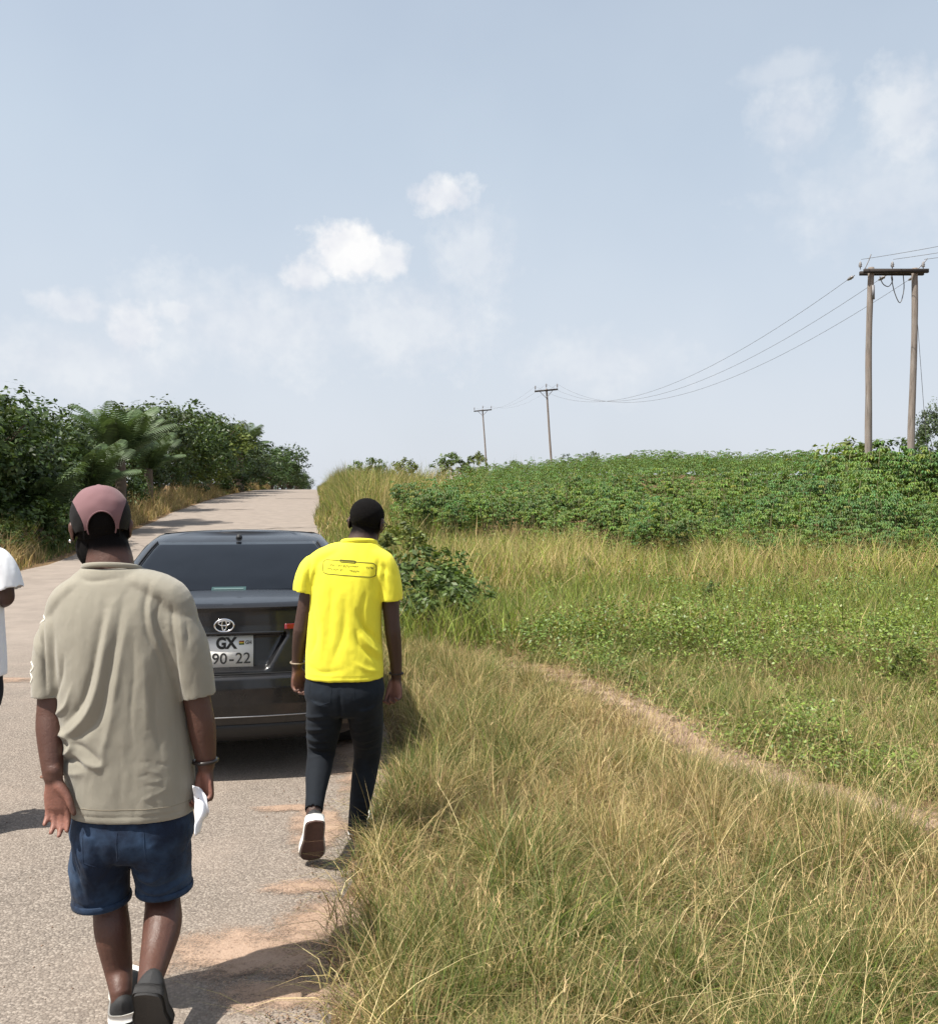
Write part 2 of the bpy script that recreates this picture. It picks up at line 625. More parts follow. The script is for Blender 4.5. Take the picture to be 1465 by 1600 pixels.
# drifts of laterite sand washed onto the road edge
m_sand, N, b, out = new_mat('laterite_sand')
co = N.n('ShaderNodeTexCoord').outputs['Object']
n1 = N.noise(co, 3.5, 5); n2 = N.noise(co, 60, 4, .7)
c = N.ramp(n1, [(.3, (.296, .204, .148)), (.6, (.370, .266, .200)), (.8, (.400, .307, .240))])
c = N.mix(N.ramp(n2, [(.52, 0), (.66, .55)]), c, (.200, .126, .081))
if True:                                   # the drift thins out to single grains at its rim
    at_ = N.n('ShaderNodeAttribute', attribute_name='tint')
    s_ = N.n('ShaderNodeSeparateColor'); N.l(at_.outputs['Color'], s_.inputs[0])
    cov = N.math('ADD', s_.outputs[0], N.math('ADD', N.math('MULTIPLY_ADD', N.noise(co, 7, 4, .6), 1.5, -.75), N.math('MULTIPLY_ADD', N.noise(co, 110, 3, .7), 1.3, -.65)))
    tr_ = N.n('ShaderNodeBsdfTransparent'); mx_ = N.n('ShaderNodeMixShader')
    N.l(N.ramp(cov, [(.22, 0), (.80, .95)]), mx_.inputs[0]); N.l(tr_.outputs[0], mx_.inputs[1]); N.l(b.outputs[0], mx_.inputs[2]); N.l(mx_.outputs[0], out.inputs[0])
N.l(c, b.inputs['Base Color']); b.inputs['Roughness'].default_value = .95; b.inputs['Specular IOR Level'].default_value = .1
bp = N.n('ShaderNodeBump'); bp.inputs['Strength'].default_value = .7; bp.inputs['Distance'].default_value = .012
N.l(n2, bp.inputs['Height']); N.l(bp.outputs[0], b.inputs['Normal'])


def drift(cx, cy, rx, ry, h, rot, seed, name='sand_drift'):
    nr, na = 22, 64
    rr = np.linspace(0, 1, nr); aa = np.linspace(0, 2 * np.pi, na, endpoint=False)
    RR, AA = np.meshgrid(rr, aa, indexing='ij')
    wob = .62 + .75 * fbm(np.cos(AA) * 1.6 + 5, np.sin(AA) * 1.6 + 5, seed, 4)
    lx, ly = np.cos(AA) * RR * rx * wob, np.sin(AA) * RR * ry * wob
    x = cx + lx * math.cos(rot) - ly * math.sin(rot); y = cy + lx * math.sin(rot) + ly * math.cos(rot)
    u, v = uv_of(x, y)
    base = road_surf(u, v)
    z = base + .35 * h * (1 - RR ** 1.6) * (.55 + .9 * fbm(x * 5, y * 5, seed + 9)) + .003 - .02 * sstep(RR, .90, 1.0)
    z += .010 * (fbm(x * 22, y * 22, seed + 3) - .5) * (1 - RR)
    V = np.stack([x, y, z], -1).reshape(-1, 3)
    return tag(obj(name, V, grid_faces(nr, na, True), m_sand, cols=np.repeat((1 - RR.ravel() ** 1.5)[:, None], 3, 1)), kind='structure')


p = gpt(395, 1498); drift(p[0], p[1], .56, .26, .035, .1, 3)
p = gpt(455, 1560); drift(p[0], p[1], .36, .14, .03, .2, 5)
p = gpt(500, 1300); drift(p[0], p[1], .20, .45, .03, .1, 8)
p = gpt(470, 1392); drift(p[0], p[1], .26, .10, .02, .1, 12)
p = gpt(455, 1268); drift(p[0], p[1], .25, .09, .014, .1, 15)
p = gpt(512, 1445); drift(p[0], p[1], .22, .36, .02, .1, 41)
p = gpt(560, 1180); drift(p[0], p[1], .35, 1.2, .03, .15, 17)
p = gpt(-130, 1068); drift(p[0], p[1], 1.9, .16, .045, -.02, 22)
p = gpt(130, 1068); drift(p[0], p[1], .7, .10, .02, -.02, 28)
drift(-13.4, 31, 4.5, .55, .05, 1.75, 33); drift(-16.5, 48, 7, .6, .06, 1.75, 35)

# crumbs of gravel along the edge
m_crumb = pmat('gravel', (.22, .15, .11), .95, var=.35, scale=60)
cr = []
for k in range(700):
    if k < 420:
        px = random.gauss(455, 38); py = random.uniform(1465, 1610)
    elif k < 600:
        px = random.gauss(490, 22); py = random.uniform(1240, 1470)
    else:
        px = random.uniform(0, 500); py = random.uniform(1200, 1610)
    q = gpt(px, py)
    u, v = uv_of(q[0], q[1])
    r = random.uniform(.0012, .0036) * (1.7 if k % 17 == 0 else 1) * (.7 if k >= 600 else 1)
    Vb, Fb = box((q[0], q[1], float(road_surf(u, v)) + .002 + (.006 if k < 600 else 0)), (r, r * random.uniform(.6, 1), r * .7),
                 Matrix.Rotation(random.uniform(0, 3), 3, 'Z') @ Matrix.Rotation(random.uniform(0, 1), 3, 'X'))
    cr.append((Vb, Fb))
V, F = merge(cr)
tag(obj('gravel', V, F, m_crumb, smooth=False), 'loose brown gravel crumbs scattered along the road edge', 'gravel', kind='stuff')

# footpath of bare soil through the grass
TRACK = np.array([gpt(*q) for q in ((560, 1000), (640, 1008), (730, 1026), (850, 1052), (950, 1092), (1060, 1142), (1180, 1212), (1300, 1256), (1400, 1284), (1560, 1330), (1800, 1400))])
TR = catmull(TRACK, 8)
tang = np.gradient(TR, axis=0); tang /= np.linalg.norm(tang, axis=1)[:, None]
nrm = np.stack([-tang[:, 1], tang[:, 0]], -1)
rows = []
for s in np.linspace(-1, 1, 9):
    w = .33 + .20 * (vnoise(np.arange(len(TR)) * .35, s * 0 + 4, 3 + (s > 0)) - .5)
    q = TR + nrm * (s * w)[:, None]
    rows.append(np.stack([q[:, 0], q[:, 1], ground_z(q[:, 0], q[:, 1]) + .03 - .022 * (s * s) + .012 * (vnoise(q[:, 0] * 9, q[:, 1] * 9, 5) - .5)], -1))
tag(obj('footpath', np.vstack(rows), grid_faces(9, len(TR)), m_sand, cols=np.repeat(np.repeat(1 - np.abs(np.linspace(-1, 1, 9)) ** 1.5, len(TR))[:, None] * np.ones((1, 3)), 1, 0) * (.30 + .62 * np.tile(sstep(np.arange(len(TR)), 22, 44), 9))[:, None]), kind='structure')


def track_dist(x, y):
    d = np.full(np.shape(x), 9.0)
    for a in TR[::2]:
        d = np.minimum(d, np.hypot(x - a[0], y - a[1]))
    return d
# ------------------------------------------------------------------ people
def skin_mat(name, col, palm=None):
    m, N, b, out = new_mat(name)
    co = N.n('ShaderNodeTexCoord').outputs['Object']
    n1 = N.noise(co, 12, 4); n2 = N.noise(co, 160, 3)
    c = N.mix(n1, tuple(.75 * x for x in col), tuple(1.25 * x for x in col))
    if palm:                                   # palms and finger pads are paler than the rest
        at = N.n('ShaderNodeAttribute', attribute_name='tint')
        s = N.n('ShaderNodeSeparateColor'); N.l(at.outputs['Color'], s.inputs[0])
        c = N.mix(s.outputs[0], c, palm)
        c = N.mix(s.outputs[1], c, (.006, .005, .005))
        N.l(N.math('MULTIPLY_ADD', s.outputs[1], -.42, .45), b.inputs['Specular IOR Level'])
    N.l(c, b.inputs['Base Color'])
    N.l(N.ramp(n1, [(.3, .46), (.7, .62)]), b.inputs['Roughness'])
    b.inputs['Subsurface Weight'].default_value = .06
    b.inputs['Subsurface Radius'].default_value = (.01, .004, .002)
    b.inputs['Subsurface Scale'].default_value = .3
    bp = N.n('ShaderNodeBump'); bp.inputs['Strength'].default_value = .35; bp.inputs['Distance'].default_value = .003
    N.l(N.math('ADD', n2, N.math('MULTIPLY', N.noise(co, 45, 4, .6), 1.6)), bp.inputs['Height']); N.l(bp.outputs[0], b.inputs['Normal'])
    return m


def cloth_mat(name, col, weave=900, var=.12, fade=None, rough=.85, sheen=.25, bump=.18, fade_scale=4.0):
    m, N, b, out = new_mat(name)
    co = N.n('ShaderNodeTexCoord').outputs['Object']
    n1 = N.noise(co, 7, 4); n2 = N.noise(co, weave, 2); n3 = N.noise(co, 40, 4)
    c = N.mix(n1, tuple((1 - var) * x for x in col), tuple((1 + var) * x for x in col))
    if fade:
        c = N.mix(N.ramp(N.noise(co, fade_scale, 4, .6), [(.46, 0), (.68, .85)]), c, fade)
        c = N.mix(N.ramp(n2, [(.45, 0), (.75, .35)]), c, fade)
    N.l(c, b.inputs['Base Color'])
    b.inputs['Roughness'].default_value = rough
    b.inputs['Sheen Weight'].default_value = sheen
    b.inputs['Specular IOR Level'].default_value = .2
    bp = N.n('ShaderNodeBump'); bp.inputs['Strength'].default_value = bump; bp.inputs['Distance'].default_value = .004
    N.l(N.math('ADD', n2, N.math('MULTIPLY', n3, 1.2)), bp.inputs['Height']); N.l(bp.outputs[0], b.inputs['Normal'])
    return m


m_skin1 = skin_mat('skin', (.082, .036, .025), (.24, .108, .080))
m_skin2 = skin_mat('skin_dark', (.055, .028, .021), (.20, .098, .075))
m_hair = pmat('black_hair', (.007, .006, .006), .9, var=.4, scale=300, bump=1.0, bscale=420, spec=.12)
m_beige = cloth_mat('beige_jersey', (.262, .243, .196), var=.09, bump=.32)
m_yellow = cloth_mat('yellow_jersey', (.85, .78, .055), var=.03, sheen=.1)
m_white = cloth_mat('white_cotton', (.74, .75, .78), var=.04)
m_denim = cloth_mat('blue_denim', (.006, .0105, .025), weave=700, var=.25, fade=(.034, .066, .125), sheen=.05, fade_scale=6.0)
m_black_denim = cloth_mat('black_denim', (.007, .009, .0125), weave=700, var=.2, fade=(.016, .023, .034), fade_scale=3.0, sheen=.02)
m_dark_cloth = cloth_mat('dark_trousers', (.012, .013, .016), var=.2, sheen=.03)
m_mauve = cloth_mat('mauve_cap_cloth', (.185, .100, .108), var=.08, sheen=.1)
m_black_cloth = cloth_mat('black_cap_cloth', (.007, .0065, .007), var=.2, sheen=.02)
m_shoe = pmat('black_canvas', (.016, .016, .017), .7, var=.25, scale=40, bump=.3, bscale=500)
m_rubber_w = pmat('white_rubber', (.72, .71, .68), .55, var=.12, scale=25)
m_rubber_b = pmat('black_rubber', (.022, .021, .021), .75, var=.3, scale=60, bump=.5, bscale=260)
m_gum = pmat('brown_outsole', (.085, .045, .038), .8, var=.3, scale=60, bump=.5, bscale=260)
m_thread = pmat('white_thread', (.70, .68, .60), .8)
m_ink = pmat('black_print', (.03, .03, .02), .8)
m_stitch = pmat('tan_thread', (.22, .19, .14), .9)
m_faded = pmat('worn_print', (.11, .10, .015), .8, var=.5, scale=90)
m_chrome = pmat('chrome', (.85, .85, .86), .12, metal=1.0, var=.03)
m_paper = pmat('white_paper', (.80, .80, .84), .8, var=.03)
m_bead = pmat('dark_bead', (.02, .014, .012), .35)
m_eye = pmat('eye_white', (.75, .72, .68), .3)
m_lens = pmat('spectacle_frame', (.02, .02, .022), .25)


def unit(v):
    v = np.asarray(v, float)
    return v / (np.linalg.norm(v) + 1e-12)


def hand(parts, wrist, d, n, t, curl=(25, 35, 25), spread=1.0, sc=1.0, thumb=(.55, .75, .25), r=.0082):
    """palm, four unequal bent fingers and a thumb; d to the fingertips, n out of the palm, t to the thumb side.
    Returns a list of pale-skin centres (palm and pads)."""
    d, n, t = unit(d), unit(n), unit(t)
    w = np.asarray(wrist, float)
    k = sc
    parts.append(tube([w - d * .03, w + d * .012 * k, w + d * .045 * k, w + d * .085 * k, w + d * .098 * k],
                      [(.028 * k, .021 * k), (.029 * k, .019 * k), (.038 * k, .0165 * k), (.041 * k, .0145 * k), (.036 * k, .011 * k)], 16, t, 3))
    off = (.0315, .0108, -.0105, -.0305)
    ln = (.070, .079, .073, .056)
    if isinstance(curl[0], (int, float)):
        curl = [curl] * 4
    for i in range(4):
        b = w + d * ((.090, .095, .091, .082)[i] * k) + t * off[i] * k * 1.0
        pts = [b - d * .012 * k, b]
        ang = 0
        fan = off[i] * spread * 2.2
        for fr, cu in zip((.44, .31, .25), curl[i]):
            ang += cu
            dd = unit(d * math.cos(R(ang)) + n * math.sin(R(ang)) + t * fan)
            pts.append(pts[-1] + dd * ln[i] * fr * k)
        rr = [r * 1.08, r * 1.08, r * 1.0, r * .95, r * .82]
        parts.append(tube(pts, [x * k for x in rr], 10, t, 3))
    tb = w + d * .022 * k + t * .022 * k
    td = unit(d * thumb[0] + t * thumb[1] + n * thumb[2])
    t2 = unit(td * .85 + d * .55)
    parts.append(tube([w + d * .004 * k, tb + n * .006 * k, tb + td * .042 * k, tb + td * .042 * k + t2 * .030 * k, tb + td * .042 * k + t2 * .052 * k],
                      [.014 * k, .0165 * k, .0122 * k, .0105 * k, .0082 * k], 12, n, 3))
    return [(w + d * .06 * k + n * .02 * k, .052 * k, n), (w + d * .125 * k + n * .02 * k, .055 * k, n)]


def head(parts, c, yaw=0.0, pitch=0.0, roll=0.0, h=.235, w=.155):
    """skull, jaw, brow, nose, lips and ears; faces +y before the turn. Returns the rotation."""
    M = Matrix.Rotation(yaw, 3, 'Z') @ Matrix.Rotation(pitch, 3, 'X') @ Matrix.Rotation(roll, 3, 'Y')
    A = np.asarray(M)
    c = np.asarray(c, float)
    k = h / .235
    kw = w / .155

    def P(x, y, z):
        return c + A @ (np.array([x * kw, y * k, z * k]))

    def E(p, r):
        r = (r[0] * kw, r[1] * k, r[2] * k)
        parts.append(ellipsoid(P(*p), r, 24, 16, M))
    E((0, -.012, .035), (.0775, .098, .083))       # cranium
    E((0, .012, -.01), (.068, .080, .088))
    E((0, .035, -.055), (.056, .055, .060))        # jaw
    E((0, .070, -.095), (.026, .022, .020))        # chin
    E((0, .086, .022), (.050, .016, .012))         # brow
    parts.append(tube([P(0, .092, .012), P(0, .106, -.012), P(0, .112, -.028)], [.009 * k, .012 * k, .016 * k], 10, A @ np.array([1., 0, 0]), 3))
    E((.012, .099, -.030), (.010, .010, .008)); E((-.012, .099, -.030), (.010, .010, .008))
    E((0, .090, -.058), (.025, .010, .006)); E((0, .088, -.070), (.022, .011, .007))
    for s in (-1, 1):
        E((s * .040, .070, -.012), (.022, .020, .020))
        E((s * .080, -.010, -.008), (.008, .019, .032))
        E((s * .083, -.016, .002), (.009, .014, .022))
    return P, A, M


def torso_rings(rings, cav=True, n=40, sq=2.3, lift=.05, inset=.012):
    """closed shell of a garment body from rings (x, y, z, half width, half depth), bottom ring first;
    the opening at the bottom is a real hollow"""
    K = catmull(np.array(rings, float), 4)
    th = np.linspace(0, 2 * np.pi, n, endpoint=False)
    cx = np.sign(np.cos(th)) * np.abs(np.cos(th)) ** (2 / sq); sx = np.sign(np.sin(th)) * np.abs(np.sin(th)) ** (2 / sq)
    rows = []
    if cav:
        a = K[min(6, len(K) - 1)]
        rows.append((K[0][0], K[0][1], K[0][2] + lift, max(K[0][3] - inset * 1.3, .01), max(K[0][4] - inset * 1.3, .01)))
        rows.append((K[0][0], K[0][1], K[0][2] + .002, K[0][3] - inset, K[0][4] - inset))
    rows += [tuple(k) for k in K]
    V = np.array([[[x + a * c, y + b * s, z] for c, s in zip(cx, sx)] for x, y, z, a, b in rows]).reshape(-1, 3)
    m = len(rows)
    F = grid_faces(m, n, True)
    V = np.vstack([V, [[rows[0][0], rows[0][1], rows[0][2]], [rows[-1][0], rows[-1][1], rows[-1][2] + .004]]])
    jj = np.arange(n)
    caps = np.vstack([np.stack([np.full(n, m * n), (jj + 1) % n, jj], -1), np.stack([np.full(n, m * n + 1), (m - 1) * n + jj, (m - 1) * n + (jj + 1) % n], -1)])
    return V, [F, caps]


def sleeve(pts, rad, n=28, ref=(1, 0, 0), inset=.006, deep=.05, sub=4):
    """closed tube whose far end is hollow"""
    pts = catmull(np.asarray(pts, float), sub)
    rr = catmull(np.array([(r, r) if np.isscalar(r) else r for r in rad], float), sub)
    d = unit(pts[-1] - pts[-2])
    P = np.vstack([pts, [pts[-1] - d * .002], [pts[-1] - d * deep]])
    A = np.vstack([rr, rr[-1] - inset, rr[-1] - inset * 1.6])
    T = np.gradient(pts, axis=0); T = np.vstack([T, T[-1:], T[-1:]])
    T /= np.linalg.norm(T, axis=1)[:, None]
    ref = np.asarray(ref, float)
    S = ref - (T @ ref)[:, None] * T; S /= np.linalg.norm(S, axis=1)[:, None]
    B = np.cross(T, S)
    th = np.linspace(0, 2 * np.pi, n, endpoint=False)
    V = (P[:, None] + S[:, None] * (np.cos(th)[None, :, None] * A[:, :1, None]) + B[:, None] * (np.sin(th)[None, :, None] * A[:, 1:, None])).reshape(-1, 3)
    m = len(P)
    V = np.vstack([V, P[:1], P[-1:]])
    jj = np.arange(n)
    caps = np.vstack([np.stack([np.full(n, m * n), (jj + 1) % n, jj], -1), np.stack([np.full(n, m * n + 1), (m - 1) * n + jj, (m - 1) * n + (jj + 1) % n], -1)])
    return V, [grid_faces(m, n, True), caps]


def fold_disp(folds, extra=None, facing=-1, hem=None):
    """folds: list of (polyline in (x,z), amplitude, width); acts on the side facing the given y sign"""
    def f(V, Nn):
        side = sstep(Nn[:, 1] * facing, -.15, .35)
        D = np.zeros(len(V))
        for pl, amp, wd in folds:
            pl = catmull(np.asarray(pl, float), 5)
            best = np.full(len(V), 9.0); par = np.zeros(len(V))
            m = len(pl) - 1
            for i in range(m):
                a, b = pl[i], pl[i + 1]
                ab = b - a; L = ab @ ab + 1e-9
                q = V[:, [0, 2]] - a
                t = np.clip((q @ ab) / L, 0, 1)
                dd = np.hypot(*(q - t[:, None] * ab).T)
                k = dd < best
                best[k] = dd[k]; par[k] = ((i + t) / m)[k]
            tap = np.clip(np.sin(np.pi * np.clip(par, .02, .98)) ** .6, 0, 1)
            D += amp * tap * np.exp(-(best / wd) ** 1.45)
        V2 = V + Nn * (D * side * (1 if hem is None else sstep(V[:, 2], hem + .004, hem + .045)))[:, None]
        if extra is not None:
            V2 = V2 + Nn * extra(V, Nn)[:, None]
        return V2
    return f


def ribbon_on(me, lines, width, off, mat, name, parent, root, dirn, step=.006):
    """thin print or thread laid onto a garment: polylines of world points, shot along dirn onto the mesh"""
    bm = bmesh.new(); bm.from_mesh(me)
    tree = BVHTree.FromBMesh(bm); bm.free()
    dirn = Vector(dirn).normalized()
    Vs, Fs, o = [], [], 0
    for ln in lines:
        ln = np.asarray(ln, float)
        seg = np.linalg.norm(np.diff(ln, axis=0), axis=1)
        n = max(2, int(seg.sum() / step) + 1)
        s = np.concatenate([[0], np.cumsum(seg)])
        q = np.stack([np.interp(np.linspace(0, s[-1], n), s, ln[:, k]) for k in range(3)], -1)
        hit = []
        for p in q:
            r = tree.ray_cast(Vector(p) - Vector(root) - dirn * .6, dirn)
            if r[0] is not None:
                hit.append((np.array(r[0]) + np.array(r[1]) * off, np.array(r[1])))
        if len(hit) < 2:
            continue
        H = np.array([h[0] for h in hit]); Nn = np.array([h[1] for h in hit])
        T = np.gradient(H, axis=0); T /= np.linalg.norm(T, axis=1)[:, None] + 1e-9
        S = np.cross(T, Nn); S /= np.linalg.norm(S, axis=1)[:, None] + 1e-9
        m = len(H)
        V = np.vstack([H - S * width / 2 - Nn * off, H - S * width / 2 * .8, H + S * width / 2 * .8, H + S * width / 2 - Nn * off])
        Vs.append(V); Fs.append(grid_faces(4, m) + o); o += len(V)
    if not Vs:
        return None
    return obj(name, np.vstack(Vs), np.vstack(Fs), mat, parent, smooth=False)


def shoe(parent, root, heel, toe, up, sole_mat, upper_mat, length=.285, width=.098, band=None, thick=.028):
    """low trainer: heel and toe are points of the sole line; up leans the foot"""
    heel = np.asarray(heel, float); d = unit(np.asarray(toe, float) - heel)
    up = unit(np.asarray(up, float) - d * (np.asarray(up, float) @ d)); s = np.cross(d, up)
    heel = heel - np.asarray(root, float)
    L = length
    st = np.array([0, .03, .1, .25, .45, .65, .82, .94, 1.0])
    hw = np.array([.02, .55, .72, .76, .78, .95, .96, .70, .18]) * width / 2
    ht = np.array([.062, .078, .086, .088, .078, .062, .054, .045, .026])
    K = catmull(np.stack([st, hw, ht], -1), 3)
    n = 20
    th = np.linspace(0, 2 * np.pi, n, endpoint=False)
    rows = []
    for a, w, h in K:
        c, sn = np.cos(th), np.sin(th)
        z = np.where(sn > 0, sn * (h - thick), sn * .004) + thick
        x = np.sign(c) * np.abs(c) ** .75 * w * (1 - .30 * np.clip(sn, 0, 1) ** 2)
        rows.append(heel + d * (a * L) + s * x[:, None] + up * z[:, None])
    V = np.array(rows).reshape(-1, 3)
    m = len(K)
    V = np.vstack([V, V[:n].mean(0)[None], V[(m - 1) * n:m * n].mean(0)[None]])
    jj = np.arange(n)
    caps = np.vstack([np.stack([np.full(n, m * n), (jj + 1) % n, jj], -1), np.stack([np.full(n, m * n + 1), (m - 1) * n + jj, (m - 1) * n + (jj + 1) % n], -1)])
    sh = obj('shoe', V, [grid_faces(m, n, True), caps], upper_mat, parent)

    def slab(z0, z1, grow, mat, name):
        out_l, out_r = [], []
        for a, w, h in K:
            ww = w * grow + .003
            base = heel + d * (a * L * 1.015 - .003)
            spring = up * (.02 * max(0, a - .7) ** 2 / .09)
            out_l.append((base - s * ww, spring)); out_r.append((base + s * ww, spring))
        ring = out_l + out_r[::-1]
        nn = len(ring)
        V = np.array([b + sp + up * z for z in (z0, z1) for b, sp in ring])
        F = [np.array([[i, (i + 1) % nn, nn + (i + 1) % nn, nn + i] for i in range(nn)])]
        half = nn // 2
        q = []
        for i in range(half - 1):
            q.append([i, i + 1, nn - 2 - i, nn - 1 - i]); q.append([nn + i, nn + nn - 1 - i, nn + nn - 2 - i, nn + i + 1])
        F.append(np.array(q))
        return obj(name, V, F, mat, sh, smooth=False)
    slab(.006, thick + .004, 1.03, band or m_rubber_w, 'midsole')
    slab(-.002, .0065, .88, sole_mat, 'outsole')
    return sh


class Fig:
    """places body points from photo pixels at the person's own distance"""
    def __init__(self, d, dz=0.0):
        self.d = d

    def __call__(self, px, py, dy=0.0):
        dd = self.d + dy
        return np.array([(px - 732.5) / F_PX * dd, dd, CAM_H - (py - 800) / F_PX * dd])

    def px(self, n):
        return n * self.d / F_PX


def finish_body(parts, root, parent, mat, pads, voxel=.0048, dec=.4, scalp=None):
    me = remesh(parts, voxel, 3, dec)
    n = len(me.vertices)
    co = np.empty(n * 3, np.float32); no = np.empty(n * 3, np.float32)
    me.vertices.foreach_get('co', co); me.vertices.foreach_get('normal', no)
    co = co.reshape(-1, 3); no = no.reshape(-1, 3)
    t = np.zeros(n)
    for c, r, nn in pads:
        t = np.maximum(t, sstep(1.25 - np.linalg.norm(co - c, axis=1) / r, .0, .45) * sstep(no @ nn, -.1, .45))
    at_ = me.color_attributes.new('tint', 'FLOAT_COLOR', 'POINT')
    cc = np.ones((n, 4), np.float32); cc[:, 0] = t; cc[:, 1:3] = 0
    if scalp is not None:                      # stubble that thins out down the nape and temples
        c, Am, k, kw, low = scalp
        q = (co - c) @ Am / np.array([kw, k, k])
        edge = np.interp(q[:, 1], [-.12, -.04, .01, .03, .07], [low, low, low + .02, .02, .055])
        cc[:, 1] = sstep(q[:, 2], edge - .006, edge + .034) * (np.linalg.norm(q, axis=1) < .16) * (q[:, 1] < .07) * (np.abs(q[:, 0]) < .079)
    at_.data.foreach_set('color', cc.ravel())
    shift_mesh(me, root)
    return link('body', me, mat, parent)


def bracelet(parent, root, c, axis, r, mat, beads=True, name='bracelet', n=18, br=.0048):
    axis = unit(axis); a = unit(np.cross(axis, [0.3, 1, 0.2])); b = np.cross(axis, a)
    c = np.asarray(c, float) - np.asarray(root, float)
    if beads:
        parts = [ellipsoid(c + (a * math.cos(2 * math.pi * k / n) + b * math.sin(2 * math.pi * k / n)) * r, (br, br, br), 8, 6) for k in range(n)]
        V, F = merge(parts)
    else:
        V, F = tube([c + (a * math.cos(2 * math.pi * k / 24) + b * math.sin(2 * math.pi * k / 24)) * r for k in range(24)], [br] * 24, 8, axis, 1, close=True, caps=False)
    return obj(name, V, F, mat, parent)


def hair_cap(parent, root, P, A, M, w, h, low=-.035, grow=.004, mat=None):
    """close-cropped hair hugging the skull: back, sides and crown, hairline at brow and nape"""
    V, F = ellipsoid((0, 0, 0), (1, 1, 1), 56, 44)
    parts = []
    for rad, ctr in (((.0775, .098, .083), (0, -.012, .035)), ((.068, .080, .088), (0, .012, -.010))):
        X = V * (np.array(rad) + grow) + np.array(ctr)
        line_ = np.interp(X[:, 1], [-.12, -.05, .0, .03, .07, .1], [low, low, low + .015, .030, .055, .07])
        keep = X[:, 2] > line_ + .004 * (vnoise(X[:, 0] * 160, X[:, 1] * 160, 3) - .5)
        W_ = np.array([P(*x) for x in X]) - np.asarray(root, float)
        for f in F:
            ff = f[keep[f].all(1)]
            if len(ff): parts.append((W_, ff))
    Vh, Fh = merge(parts)
    return obj('hair', Vh, Fh, mat or m_hair, parent)


def face_parts(parent, root, P, k=1.0):
    for s in (-1, 1):
        V, F = ellipsoid(P(s * .031, .083, .004), (.012, .010, .008), 12, 8)
        e = obj('eye', V - np.asarray(root), F, m_eye, parent)
        V, F = ellipsoid(P(s * .031, .0915, .004), (.0055, .003, .0055), 10, 6)
        obj('iris', V - np.asarray(root), F, m_hair, e)


